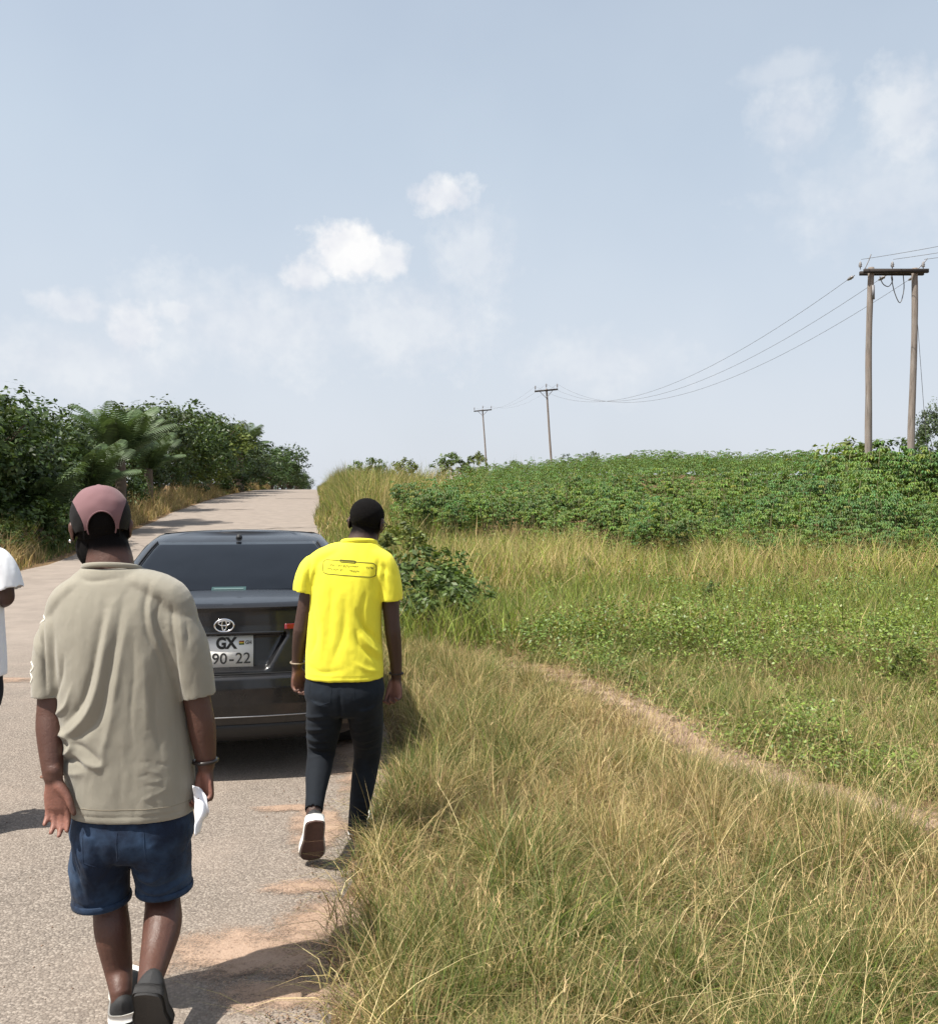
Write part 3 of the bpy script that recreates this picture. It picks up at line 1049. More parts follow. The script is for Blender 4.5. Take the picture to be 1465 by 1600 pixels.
# ---------------------------------------------------------------- person in the beige T-shirt
def build_beige():
    A = Fig(2.90)
    root = np.array([*A(205, 1592)[:2], 0.02])
    T = empty('person', root, 0, 'person in beige T-shirt, denim shorts and mauve cap walking away from the camera', 'person')
    parts = []
    # head bowed and turned a little to the left
    HC = A(158, 825, .035)
    P, Am, M = head(parts, HC, R(23), R(-9), R(-3), .240, .166)
    parts.append(tube([A(172, 905, 0), A(171, 872, .012), A(166, 838, .035)], [(.084, .072), (.072, .068), (.060, .064)], 20))
    # trunk, hidden by the shirt, keeps the figure whole
    parts.append(tube([A(206, 1285), A(203, 1200), A(193, 1060), A(187, 985), A(179, 925)], [(.12, .08), (.14, .10), (.155, .11), (.150, .08), (.06, .05)], 24, dome=False))
    # arms
    parts.append(tube([A(112, 985, 0), A(90, 1020, -.015), A(80, 1105, -.045), A(79, 1140, -.065), A(81, 1190, -.10), A(83, 1214, -.115)],
                      [.056, .050, .043, .0435, .034, (.030, .026)], 16, sub=3))
    parts.append(tube([A(262, 985, 0), A(290, 1020, -.01), A(310, 1105, -.01), A(316, 1140, -.005), A(321, 1180, .0), A(322, 1198, .0)],
                      [.056, .050, .043, .0435, .034, (.027, .030)], 16, sub=3))
    pads = hand(parts, A(84, 1218, -.118), (.10, .06, -1), (-.08, -1, -.06), (1, -.10, .1),
                curl=[(4, 16, 14), (8, 20, 16), (12, 22, 16), (14, 24, 18)], spread=.10, sc=1.02, thumb=(.85, .55, .25), r=.0088)
    pads += hand(parts, A(322, 1200, 0), (.05, .0, -1), (-.75, -.65, 0), (-.65, .75, .0),
                 curl=[(40, 50, 30), (46, 55, 30), (48, 58, 30), (50, 58, 30)], spread=.4, sc=.98, thumb=(.9, .05, .50))
    # legs
    parts.append(tube([A(172, 1300), A(170, 1370, .02), A(172, 1415, .02), A(176, 1455, .0), A(185, 1515, -.005), A(189, 1552, -.055), A(188, 1570, -.050)],
                      [.075, .062, .054, (.055, .060), (.043, .046), (.033, .037), (.026, .034)], 18, sub=4, dome=False))
    parts.append(tube([A(238, 1300), A(252, 1365, .05), A(254, 1405, .05), A(254, 1445, -.02), A(243, 1496, -.12), A(233, 1537, -.225), A(231, 1550, -.245)],
                      [.075, .062, .056, (.060, .062), (.047, .050), (.034, .038), (.026, .030)], 18, sub=4, dome=False))
    finish_body(parts, root, T, m_skin1, pads, scalp=(HC, Am, .240 / .235, .166 / .155, -.098))
    face_parts(T, root, P)
    # cropped beard that shows past the jaw
    V, F = ellipsoid((0, 0, 0), (1, 1, 1), 32, 24)
    X = V * np.array([.075, .074, .078]) + np.array([0, .022, -.060])
    keep = (X[:, 2] < -.010 + .3 * np.clip(X[:, 1] - .06, 0, 1)) & (X[:, 1] > -.046)
    obj('beard', np.array([P(*x) for x in X]) - root, [f[keep[f].all(1)] for f in F], m_hair, T)
    hair_cap(T, root, P, Am, M, .166, .240, low=-.045, grow=.0022)
    # cap: mauve back panel with an arched opening, black sides, brim to the front
    nu, nvv = 260, 96
    ph = np.linspace(0, 2 * np.pi, nu, endpoint=False)          # 0 = right, 90 = front, 270 = back
    th = np.linspace(.02, 1, nvv)
    cv = np.zeros((nvv, nu, 3))
    for i, t in enumerate(th):
        a = t * R(122)
        for j, q in enumerate(ph):
            low = 1.0 if True else 1
            rx, ry, rz = .0865, .108, .100
            x = rx * math.sin(a) ** .92 * math.cos(q); y = ry * math.sin(a) ** .92 * math.sin(q) - .010; z = rz * math.cos(a) + .036
            nz_ = 1 + .018 * (float(vnoise(x * 42 + 9, z * 42 + y * 20 + 9, 5)) - .5) + .012 * (float(vnoise(x * 18 + 3, z * 18 + y * 12 + 3, 8)) - .5)
            cv[i, j] = (x * nz_, y * nz_, z * nz_ if z > 0 else z)
    loc = cv.reshape(-1, 3)
    Q = grid_faces(nvv, nu, True)
    ctr = loc[Q].mean(1)
    back = ctr[:, 1] < .02
    zz = ctr[:, 2]
    half_w = .049 + .028 * sstep(zz, -.02, .10)
    mauve = (np.abs(ctr[:, 0]) < half_w) & (ctr[:, 1] < .060)
    arch = (ctr[:, 1] < -.02) & (((ctr[:, 0] / .039) ** 2 + ((zz + .012) / .048) ** 2) < 1) | ((ctr[:, 1] < -.03) & (np.abs(ctr[:, 0]) < .039) & (zz < -.012))
    Wd = np.array([P(*x) for x in loc]) - root
    capo = obj('cap', Wd, Q[~mauve & ~arch], m_black_cloth, T)
    obj('cap_back_panel', np.array([P(*(x * 1.004)) for x in loc]) - root, Q[mauve & ~arch], m_mauve, capo)
    for nm in ('cap', ):
        md = capo.modifiers.new('thick', 'SOLIDIFY'); md.thickness = .0025; md.offset = 1
    # piping round the arch and panel seams
    def on_cap(x_, z_):
        ca = min(max((z_ - .036) / .100, -1), 1); s2 = math.sqrt(1 - ca * ca) ** .92
        return P(x_ * 1.012, -.108 * math.sqrt(max(s2 * s2 - (x_ / .0865) ** 2, 0)) * 1.012 - .010, z_) - root
    for sd in (-1, 1):
        zz_ = np.linspace(-.040, .118, 26)
        pts_ = [on_cap(sd * (.049 + .028 * float(sstep(z_, -.02, .10))), z_) for z_ in zz_]
        V, F = tube(pts_, [.0016] * len(pts_), 6, (0, 0, 1), 1)
        obj('cap_seam', V, F, m_black_cloth, capo)
    pts_ = [on_cap(.039 * math.cos(q), -.012 + .048 * math.sin(q)) for q in np.linspace(-.35, np.pi + .35, 40)]
    V, F = tube(pts_, [.0022] * len(pts_), 6, (0, 0, 1), 1)
    obj('cap_piping', V, F, m_mauve, capo)
    V, F = ellipsoid(P(0, -.010, .137), (.008, .008, .004), 12, 8)
    obj('cap_button', V - root, F, m_mauve, capo)
    arc = [P(.0405 * math.cos(q), -.106 + .03 * (abs(math.cos(q))) ** 2.2, .012 + .0525 * math.sin(q)) - root for q in np.linspace(0, np.pi, 22)]
    # brim
    bv, nb = [], 24
    for s in np.linspace(0, 1, 6):
        for q in np.linspace(R(25), R(155), nb):
            rr_ = 1 + s * .68 * math.sin(q) ** 1.2
            bv.append(P(.089 * math.cos(q) * (1 + .05 * s), (.106 * math.sin(q)) * rr_ - .010, .016 - .012 * s - .02 * abs(math.cos(q)) * s))
    br = obj('cap_brim', np.array(bv) - root, grid_faces(6, nb), m_mauve, capo)
    md = br.modifiers.new('thick', 'SOLIDIFY'); md.thickness = .003
    # small silver stud on the left ear
    V, F = ellipsoid(P(-.088, -.012, -.038), (.005, .005, .006), 10, 8)
    obj('earring', V - root, F, m_chrome, T)

    # T-shirt
    s = lambda px_, py_, hw, dp, dy=0: (*A(px_, py_, dy), A.px(hw), dp)
    rings = [s(208, 1268, 94, .132), s(206, 1230, 97, .135), s(199, 1160, 99, .138), s(192, 1090, 98, .140), s(188, 1020, 99, .138),
             s(186, 970, 103, .128), s(185, 938, 98, .112), s(181, 916, 82, .096), s(177, 900, 62, .082), s(175, 887, 45, .072)]
    sp = [torso_rings(rings, inset=.016)]
    for yk in ([(176, 908), (138, 914), (108, 936), (94, 966)], [(178, 908), (226, 911), (266, 930), (284, 962)]):
        sp.append(tube([A(*q) for q in yk], [(.072, .040), (.084, .046), (.082, .052), (.068, .050)], 24, (0, 1, 0), 4))
    sp.append(sleeve([A(125, 958, 0), A(98, 985, -.005), A(83, 1035, -.02), A(78, 1092, -.035)], [(.066, .080), (.070, .082), (.062, .074), (.054, .066)]))
    sp.append(sleeve([A(250, 955, 0), A(280, 982, -.005), A(300, 1034, -.01), A(311, 1090, -.01)], [(.066, .080), (.068, .082), (.060, .074), (.052, .066)]))
    px2 = lambda pts: [A(*q)[[0, 2]] for q in pts]
    folds = []
    def add(pts, amp, wd):
        folds.append((px2(pts), amp * .78, wd))
    add([(186, 945), (178, 1001), (166, 1056), (150, 1092), (118, 1124)], -.016, .013)
    add([(197, 940), (190, 1000), (180, 1060), (165, 1100), (135, 1130), (100, 1145)], .016, .015)
    add([(212, 925), (206, 990), (196, 1045), (184, 1100), (160, 1130), (122, 1146)], -.013, .012)
    add([(222, 950), (215, 1010), (206, 1070), (196, 1130), (180, 1170)], .010, .014)
    add([(96, 1150), (118, 1136), (135, 1150), (125, 1165), (98, 1168)], .014, .010)
    add([(92, 1172), (115, 1178), (140, 1172), (158, 1182)], -.014, .010)
    add([(98, 1190), (130, 1195), (160, 1190)], .008, .012)
    add([(95, 1112), (110, 1105), (128, 1090), (138, 1060)], .012, .010)
    add([(93, 1092), (104, 1080), (118, 1050), (125, 1010)], -.011, .011)
    add([(118, 1148), (150, 1150), (175, 1165), (190, 1180)], -.010, .011)
    add([(130, 1160), (160, 1175), (185, 1178), (190, 1150)], .010, .012)
    add([(247, 905), (243, 940), (250, 985), (264, 1020), (272, 1070)], -.007, .008)
    add([(254, 912), (250, 945), (258, 985), (272, 1030)], .006, .008)
    add([(264, 928), (261, 965), (272, 1015), (282, 1070)], -.009, .008)
    add([(279, 940), (282, 970), (287, 1015), (289, 1070)], -.010, .007)
    add([(290, 955), (295, 980), (299, 1015)], .004, .006)
    add([(300, 965), (304, 985), (306, 1010)], -.004, .005)
    add([(78, 955), (87, 1001), (91, 1045), (96, 1080)], -.014, .009)
    add([(66, 970), (74, 990), (84, 1005)], -.006, .006)
    add([(62, 985), (72, 1005), (84, 1022)], .005, .007)
    add([(205, 900), (160, 905), (140, 900)], -.006, .008)
    add([(230, 980), (232, 1040), (228, 1110), (235, 1170)], -.006, .012)
    add([(245, 1010), (247, 1070), (250, 1130)], .006, .012)
    add([(110, 990), (116, 1040), (112, 1080)], .006, .014)
    add([(262, 1050), (262, 1110), (270, 1170)], -.006, .010)
    for q in ((248, 1175), (260, 1190), (255, 1210), (268, 1222), (252, 1228), (262, 1205), (270, 1180), (258, 1240), (246, 1195)):
        dx = random.uniform(-14, 14)
        add([(q[0] - 8, q[1] + dx * .3), (q[0], q[1]), (q[0] + 9, q[1] - dx * .4)], random.choice((.0022, -.0022)), .006)

    zhem = A(208, 1268)[2]
    def extra(V, Nn):
        e = .0022 * (fbm(V[:, 0] * 30, V[:, 2] * 14, 3) - .5) * 2
        e += .005 * (fbm(V[:, 0] * 13 + V[:, 1] * 13, V[:, 2] * 4, 11) - .5) * 2 * sstep(1.3 - V[:, 2], -.05, .3)
        e *= sstep(V[:, 2], zhem + .0, zhem + .04) * .85 + .15
        e += -.0022 * np.exp(-((V[:, 2] - zhem - .024) / .003) ** 2) * (np.abs(V[:, 0] - A(206, 1284)[0]) < .25)
        return e
    me = remesh(sp, .0046, 16, .6, fold_disp(folds, extra, hem=zhem))
    shift_mesh(me, root)
    sh = link('t_shirt', me, m_beige, T)
    # neckband
    cc = np.array(rings[-1][:3]); cc[2] -= .004
    V, F = tube([cc + np.array([math.cos(q) * (A.px(43) + .002), math.sin(q) * .072, .016 * math.sin(q) * -1 + .002]) - root for q in np.linspace(0, 2 * np.pi, 40, endpoint=False)],
                [(.0045, .010)] * 40, 10, (0, 0, 1), 1, close=True, caps=False)
    V, F = tube([cc + np.array([math.cos(q) * (A.px(43) + .002), math.sin(q) * .072, .016 * math.sin(q) * -1 + .002]) - root for q in np.linspace(0, 2 * np.pi, 40, endpoint=False)],
                [(.0085, .0045)] * 40, 10, (0, 0, 1), 1, close=True, caps=False)
    obj('neckband', V, F, m_beige, sh)
    for dz_ in (.021,):
        ribbon_on(me, [[A(x_, 1268 - 7, -.1) for x_ in range(114, 303, 6)]], .0022, .0006, m_stitch, 'hem_stitching', sh, root, (0, 1, 0))
    # white knot embroidery on the left sleeve
    def knot(y0, y1, x0):
        return [(x0 + 5 * math.sin(2 * math.pi * t), y0 + (y1 - y0) * t) for t in np.linspace(0, 1, 16)], [(x0 - 5 * math.sin(2 * math.pi * t), y0 + (y1 - y0) * t) for t in np.linspace(0, 1, 16)]
    k1, k2 = knot(1034, 1068, 0)
    lines = []
    for kk in (k1, k2):
        lines.append([A(60, y, -.055 + x * .0045) for x, y in kk])
    lines.append([A(60, y, -.055 + x * .0030) for x, y in [(4, 962), (-2, 968), (4, 974)]])
    for ln_ in lines:
        ribbon_on(me, [ln_], .005, .0015, m_thread, 'sleeve_embroidery', sh, root, (1, .35, 0))
    # small hand-in tag of stitching along the hem is part of the relief

    # denim shorts
    dr = [s(207, 1342, 40, .06), s(207, 1332, 78, .105), s(207, 1300, 94, .128), s(207, 1262, 90, .120), s(206, 1235, 84, .112)]
    dp = [torso_rings(dr, cav=False)]
    dp.append(sleeve([A(168, 1290), A(160, 1330), A(157, 1370, .015), A(159, 1407, .015)], [(.092, .125), (.094, .118), (.089, .108), (.086, .100)], inset=.008))
    dp.append(sleeve([A(244, 1290), A(251, 1330, .02), A(255, 1362, .04), A(257, 1388, .045)], [(.092, .125), (.094, .118), (.088, .108), (.085, .100)], inset=.008))
    folds = []
    for pts, amp, wd in (([(222, 1350), (245, 1362), (270, 1352)], .008, .008), ([(222, 1362), (250, 1374), (288, 1366)], -.008, .007), ([(225, 1374), (255, 1384), (292, 1374)], .008, .007),
                         ([(230, 1388), (260, 1394), (294, 1386)], -.007, .006), ([(205, 1335), (225, 1348), (250, 1345)], -.008, .008), ([(120, 1310), (140, 1345), (150, 1390)], -.007, .010),
                         ([(130, 1300), (155, 1330), (165, 1370)], .007, .010), ([(118, 1390), (150, 1402), (190, 1395)], -.006, .008), ([(120, 1404), (155, 1413), (195, 1407)], .005, .007),
                         ([(205, 1300), (190, 1345), (170, 1365)], -.008, .012), ([(112, 1330), (125, 1360), (128, 1395)], .006, .009), ([(270, 1310), (285, 1330), (292, 1350)], .006, .010)):
        add(pts, amp, wd)
    dm = remesh(dp, .0055, 4, 1.0, fold_disp(folds, lambda V, Nn: .003 * (fbm(V[:, 0] * 40, V[:, 2] * 40, 5) - .5)))
    shift_mesh(dm, root)
    so = link('denim_shorts', dm, m_denim, T)
    for (c0, rx, ry) in ((A(159, 1404, .015), .0875, .1015), (A(257, 1385, .045), .0865, .1015)):
        V, F = tube([c0 + np.array([math.cos(q) * rx, math.sin(q) * ry, 0]) - root for q in np.linspace(0, 2 * np.pi, 40, endpoint=False)], [(.011, .004)] * 40, 8, (0, 0, 1), 1, close=True, caps=False)
        obj('cuff', V, F, m_denim, so)
    for cx_ in (160, 256):      # back pockets
        ln = [A(cx_ - 28, 1298, -.1), A(cx_ - 26, 1345, -.1), A(cx_, 1356, -.1), A(cx_ + 26, 1345, -.1), A(cx_ + 28, 1298, -.1)]
        ribbon_on(dm, [ln], .003, .001, m_denim, 'pocket_seam', so, root, (0, 1, 0))
    # shoes
    shoe(T, root, np.array([*A(190, 1592)[:2], .036]) + np.array([.040, -.105, 0]), np.array([*A(172, 1592)[:2], .036]) + np.array([-.005, .17, 0]), (0, 0, 1), m_rubber_b, m_shoe, .285, .105)
    # the right heel is lifted and the dark sole shows
    hl = A(229, 1555, -.305); tl = A(240, 1620, -.14)
    tl[2] = .036
    shoe(T, root, hl, tl, (-.05, .95, .5), m_rubber_b, m_shoe, .275, .112, band=m_rubber_b)
    # bracelets
    bracelet(T, root, A(84, 1211, -.042), (.1, -.1, -1), .0365, pmat('leather_strap', (.16, .075, .045), .6), False, br=.004)
    bracelet(T, root, A(321, 1189, 0), (.05, 0, -1), .036, m_bead, False, 'wristband', br=.0065)
    # folded paper in the right hand
    pts = np.array([[(302, 1228), (314, 1232), (322, 1246)], [(303, 1248), (316, 1250), (326, 1268)], [(304, 1270), (317, 1272), (324, 1276)], [(305, 1290), (314, 1286), (318, 1282)], [(306, 1306), (312, 1302), (315, 1292)]], float)
    rows = [[A(x, y, .02 * math.sin(i * 1.3 + j * 1.9) - .075 + .02 * j) for j, (x, y) in enumerate(r)] for i, r in enumerate(pts)]
    V = np.array([catmull(np.array(r), 4) for r in rows])
    V = np.array([catmull(V[:, j], 4) for j in range(V.shape[1])])
    nr, nc = V.shape[:2]
    po = obj('paper', V.reshape(-1, 3), grid_faces(nr, nc), m_paper)
    md = po.modifiers.new('thick', 'SOLIDIFY'); md.thickness = .004
    tag(po, 'folded white paper held in the right hand of the person in beige', 'paper')


# ---------------------------------------------------------------- person in the yellow T-shirt
def build_yellow():
    A = Fig(4.28)
    root = np.array([*A(530, 1336)[:2], 0.02])
    T = empty('person', root, 0, 'person in bright yellow T-shirt and black jeans walking beside the car', 'person')
    parts = []
    HC = A(573, 817, .03)
    P, Am, M = head(parts, HC, R(-14), R(-16), R(4), .228, .158)
    parts.append(tube([A(563, 858, 0), A(567, 842, .008), A(570, 826, .025)], [(.078, .068), (.070, .064), (.060, .064)], 18))
    parts.append(tube([A(538, 1075), A(538, 1000), A(542, 925), A(548, 892), A(558, 866)], [(.12, .08), (.13, .09), (.14, .09), (.13, .07), (.055, .045)], 22, dome=False))
    parts.append(tube([A(504, 894, 0), A(486, 918, -.02), A(473, 972, -.02), A(470, 990, -.015), A(466, 1022, .03), A(464, 1041, .045)], [.052, .046, .038, .0385, .031, (.025, .028)], 14, sub=3))
    parts.append(tube([A(592, 896, 0), A(607, 922, .0), A(612, 970, .0), A(614, 990, .005), A(618, 1030, .035), A(619, 1056, .05)], [.052, .046, .038, .0385, .031, (.026, .028)], 14, sub=3))
    pads = hand(parts, A(464, 1044, .047), (.02, .05, -1), (.75, -.6, 0), (.6, .75, .1), curl=[(25, 45, 30), (32, 50, 30), (36, 52, 30), (38, 52, 30)], spread=.6, sc=.98, thumb=(.8, .5, .3))
    pads += hand(parts, A(619, 1060, .05), (-.03, .02, -1), (-.55, -.8, 0), (-.8, .55, 0), curl=[(38, 50, 30), (44, 55, 30), (46, 55, 30), (46, 55, 30)], spread=.5, sc=.98, thumb=(.85, .2, .45))
    # legs under the jeans
    parts.append(tube([A(508, 1080), A(503, 1180, .09), A(496, 1225, -.05), A(491, 1262, -.17), A(490, 1274, -.19)], [.07, .052, .045, .036, .036], 14))
    parts.append(tube([A(568, 1080), A(570, 1180, .2), A(562, 1240, .2), A(556, 1296, .2), A(556, 1306, .22)], [.07, .052, .045, .036, .036], 14))
    finish_body(parts, root, T, m_skin2, pads, scalp=(HC, Am, .228 / .235, .158 / .155, -.088))
    face_parts(T, root, P)
    hair_cap(T, root, P, Am, M, .158, .228, low=-.040, grow=.0022)
    # spectacles: two rims, bridge and temples
    g = []
    for sx_ in (-1, 1):
        g.append(tube([P(sx_ * .034 + .024 * math.cos(q), .104 - .012 * abs(sx_ * .034 + .024 * math.cos(q)) / .06, .004 + .019 * math.sin(q)) - root for q in np.linspace(0, 2 * np.pi, 20, endpoint=False)],
                      [.0018] * 20, 6, (0, 1, 0), 1, close=True, caps=False))
        g.append(tube([P(sx_ * .060, .094, .008) - root, P(sx_ * .084, .05, .008) - root, P(sx_ * .0885, -.012, .008) - root, P(sx_ * .088, -.034, -.008) - root], [.0026] * 4, 6, (0, 0, 1), 3))
    g.append(tube([P(-.010, .104, .008) - root, P(.010, .104, .008) - root], [.0018] * 2, 6, (0, 0, 1), 1))
    V, F = merge(g)
    obj('spectacles', V, F, m_lens, T)

    s = lambda px_, py_, hw, dp, dy=0: (*A(px_, py_, dy), A.px(hw), dp)
    rings = [s(538, 1060, 61, .125), s(538, 1030, 60, .125), s(538, 985, 58, .122), s(540, 940, 58, .125), s(544, 905, 60, .120), s(547, 882, 62, .108), s(551, 868, 54, .096), s(557, 856, 40, .082), s(561, 847, 28, .070)]
    sp = [torso_rings(rings, inset=.016)]
    for yk in ([(560, 860), (530, 861), (505, 871), (488, 889)], [(560, 860), (582, 864), (600, 877), (608, 895)]):
        sp.append(tube([A(*q) for q in yk], [(.064, .040), (.078, .042), (.080, .048), (.074, .052)], 24, (0, 1, 0), 4))
    sp.append(sleeve([A(510, 886), A(492, 888, -.005), A(480, 907, -.015), A(475, 928, -.02)], [(.062, .078), (.066, .082), (.060, .078), (.056, .074)], deep=.04))
    sp.append(sleeve([A(590, 890), A(602, 897, 0), A(609, 918, 0), A(611, 940, 0)], [(.062, .078), (.066, .082), (.060, .076), (.055, .072)], deep=.04))
    folds = []
    px2 = lambda pts: [A(*q)[[0, 2]] for q in pts]
    def add(pts, amp, wd):
        folds.append((px2(pts), amp, wd))
    for pts, amp, wd in (([(598, 1008), (585, 990), (572, 975), (562, 950)], -.014, .010), ([(598, 1022), (580, 1005), (566, 985)], .012, .012), ([(600, 1035), (582, 1020), (565, 1000), (560, 975)], -.010, .011),
                         ([(592, 880), (588, 905), (590, 930)], -.010, .010), ([(605, 880), (603, 900), (606, 915)], -.006, .007), ([(598, 875), (596, 895), (599, 915)], .006, .008),
                         ([(490, 872), (488, 895), (486, 920)], -.008, .010), ([(482, 885), (478, 900), (476, 915)], .005, .007), ([(500, 930), (510, 980), (505, 1030)], .007, .020),
                         ([(545, 930), (540, 990), (520, 1040)], -.007, .022), ([(575, 920), (570, 960), (585, 1000)], -.008, .012), ([(525, 900), (522, 950), (520, 1000)], -.005, .020),
                         ([(560, 1030), (580, 1042), (598, 1045)], .006, .010), ([(485, 1035), (510, 1045), (540, 1040)], -.005, .012), ([(490, 950), (500, 990), (490, 1020)], -.006, .012)):
        add(pts, amp, wd)
    zhem = A(538, 1060)[2]
    def extra(V, Nn):
        e = .004 * (fbm(V[:, 0] * 12 + V[:, 1] * 9, V[:, 2] * 5, 17) - .5) * 2 + .0015 * (fbm(V[:, 0] * 35, V[:, 2] * 20, 7) - .5) * 2
        return e - .002 * np.exp(-((V[:, 2] - zhem - .022) / .003) ** 2)
    me = remesh(sp, .0065, 9, 1.0, fold_disp(folds, extra, hem=zhem))
    shift_mesh(me, root)
    sh = link('t_shirt', me, m_yellow, T)
    cc = np.array(rings[-1][:3]); cc[2] -= .004
    V, F = tube([cc + np.array([math.cos(q) * (A.px(27) + .002), math.sin(q) * .070, -.014 * math.sin(q) + .002]) - root for q in np.linspace(0, 2 * np.pi, 36, endpoint=False)],
                [(.010, .0045)] * 36, 8, (0, 0, 1), 1, close=True, caps=False)
    obj('neckband', V, F, m_yellow, sh)
    # printed badge: rounded frame with a small bar and two rows of tiny marks
    def fr(x, y):            # x 0..1, y 0..1 inside the frame, slightly tilted
        return A(504 + 83 * x, 874 + 22 * y + 6.5 * x, -.1)
    c_ = []
    for cx0, cy0, a0 in ((.09, .26, 180), (.91, .26, 270), (.91, .74, 0), (.09, .74, 90)):
        for q in np.linspace(a0, a0 + 90, 6):
            c_.append((cx0 + .09 * math.cos(R(q)), cy0 + .26 * math.sin(R(q))))
    c_.append(c_[0])
    lines = [[fr(*q) for q in c_]]
    lines.append([fr(*q) for q in ((.33, -.07), (.62, -.07), (.62, .09), (.33, .09), (.33, -.07))])
    ribbon_on(me, lines[:1], .0036, .0012, m_faded, 'print_frame', sh, root, (0, 1, 0))
    ribbon_on(me, lines[1:], .0036, .0012, m_ink, 'print_bar', sh, root, (0, 1, 0))
    rr_ = random.Random(5)
    lines = []
    for row, x0, x1 in ((.36, .14, .66), (.36, .82, .95), (.66, .10, .40), (.68, .52, .72)):
        x = x0
        while x < x1:
            w = rr_.uniform(.008, .022)
            if rr_.random() < .8:
                lines.append([fr(x, row - .07), fr(x + w, row + rr_.uniform(-.05, .07))])
            x += w + .012
    mk = ribbon_on(me, lines, .0034, .0012, m_faded, 'print_mark', sh, root, (0, 1, 0), step=.003)
    mk['kind'] = 'stuff'

    # black slim jeans
    jp = [torso_rings([s(538, 1120, 22, .05), s(538, 1112, 48, .09), s(538, 1085, 62, .118), s(538, 1058, 60, .112), s(538, 1040, 57, .105)], cav=False)]
    jp.append(sleeve([A(510, 1085, 0), A(506, 1130, .04), A(502, 1175, .08), A(497, 1208, .0), A(493, 1240, -.11), A(490, 1268, -.185)],
                     [(.092, .115), (.086, .098), (.068, .076), (.060, .068), (.046, .050), (.041, .047)], inset=.006, deep=.03))
    jp.append(sleeve([A(567, 1085, 0), A(572, 1130, .10), A(574, 1175, .19), A(567, 1225, .19), A(560, 1270, .19), A(557, 1300, .195)],
                     [(.092, .115), (.084, .098), (.068, .076), (.060, .066), (.048, .052), (.045, .050)], inset=.006, deep=.03))
    folds = []
    for y, a in ((1115, .006), (1122, -.006), (1136, .007), (1144, -.006), (1156, .007), (1162, -.007), (1168, .007), (1175, -.006), (1182, .005), (1262, .005), (1268, -.005), (1255, -.004)):
        sl = random.uniform(-6, 6)
        add([(474, y + sl), (495, y), (520, y - sl * .6)], a, .007)
        add([(548, y + sl + 8), (570, y + 6), (595, y - sl * .6)], a * .4, .009)
    add([(536, 1075), (536, 1110), (530, 1130)], -.010, .008)
    dm = remesh(jp, .0065, 4, 1.0, fold_disp(folds, lambda V, Nn: .003 * (fbm(V[:, 0] * 35, V[:, 2] * 35, 5) - .5)))
    shift_mesh(dm, root)
    jo = link('black_jeans', dm, m_black_denim, T)
    for x0 in (482, 553):
        ribbon_on(dm, [[A(x0, 1070, -.1), A(x0 + 2, 1096, -.1), A(x0 + 18, 1103, -.1), A(x0 + 35, 1096, -.1), A(x0 + 37, 1070, -.1)]], .003, .001, m_black_denim, 'pocket_seam', jo, root, (0, 1, 0))
    # trailing shoe on its toe, sole to the camera; the other is down in the grass
    h0 = A(493, 1284, -.285); t0 = A(486, 1352, -.150)
    t0[2] = .010
    shoe(T, root, h0, t0, (-.22, .90, .55), m_gum, m_shoe, .272, .112, thick=.042)
    hb = np.array([*A(556, 1310, .165)[:2], .03])
    shoe(T, root, hb, hb + np.array([-.01, .28, 0]), (0, 0, 1), m_gum, m_shoe, .275, .104, thick=.034)
    bracelet(T, root, A(619, 1052, .05), (-.03, .05, -1), .031, m_bead, True, n=16)
    bracelet(T, root, A(465, 1035, .043), (0, .1, -1), .033, pmat('pale_watch_strap', (.22, .17, .12), .5), False, 'watch_strap', br=.0045)


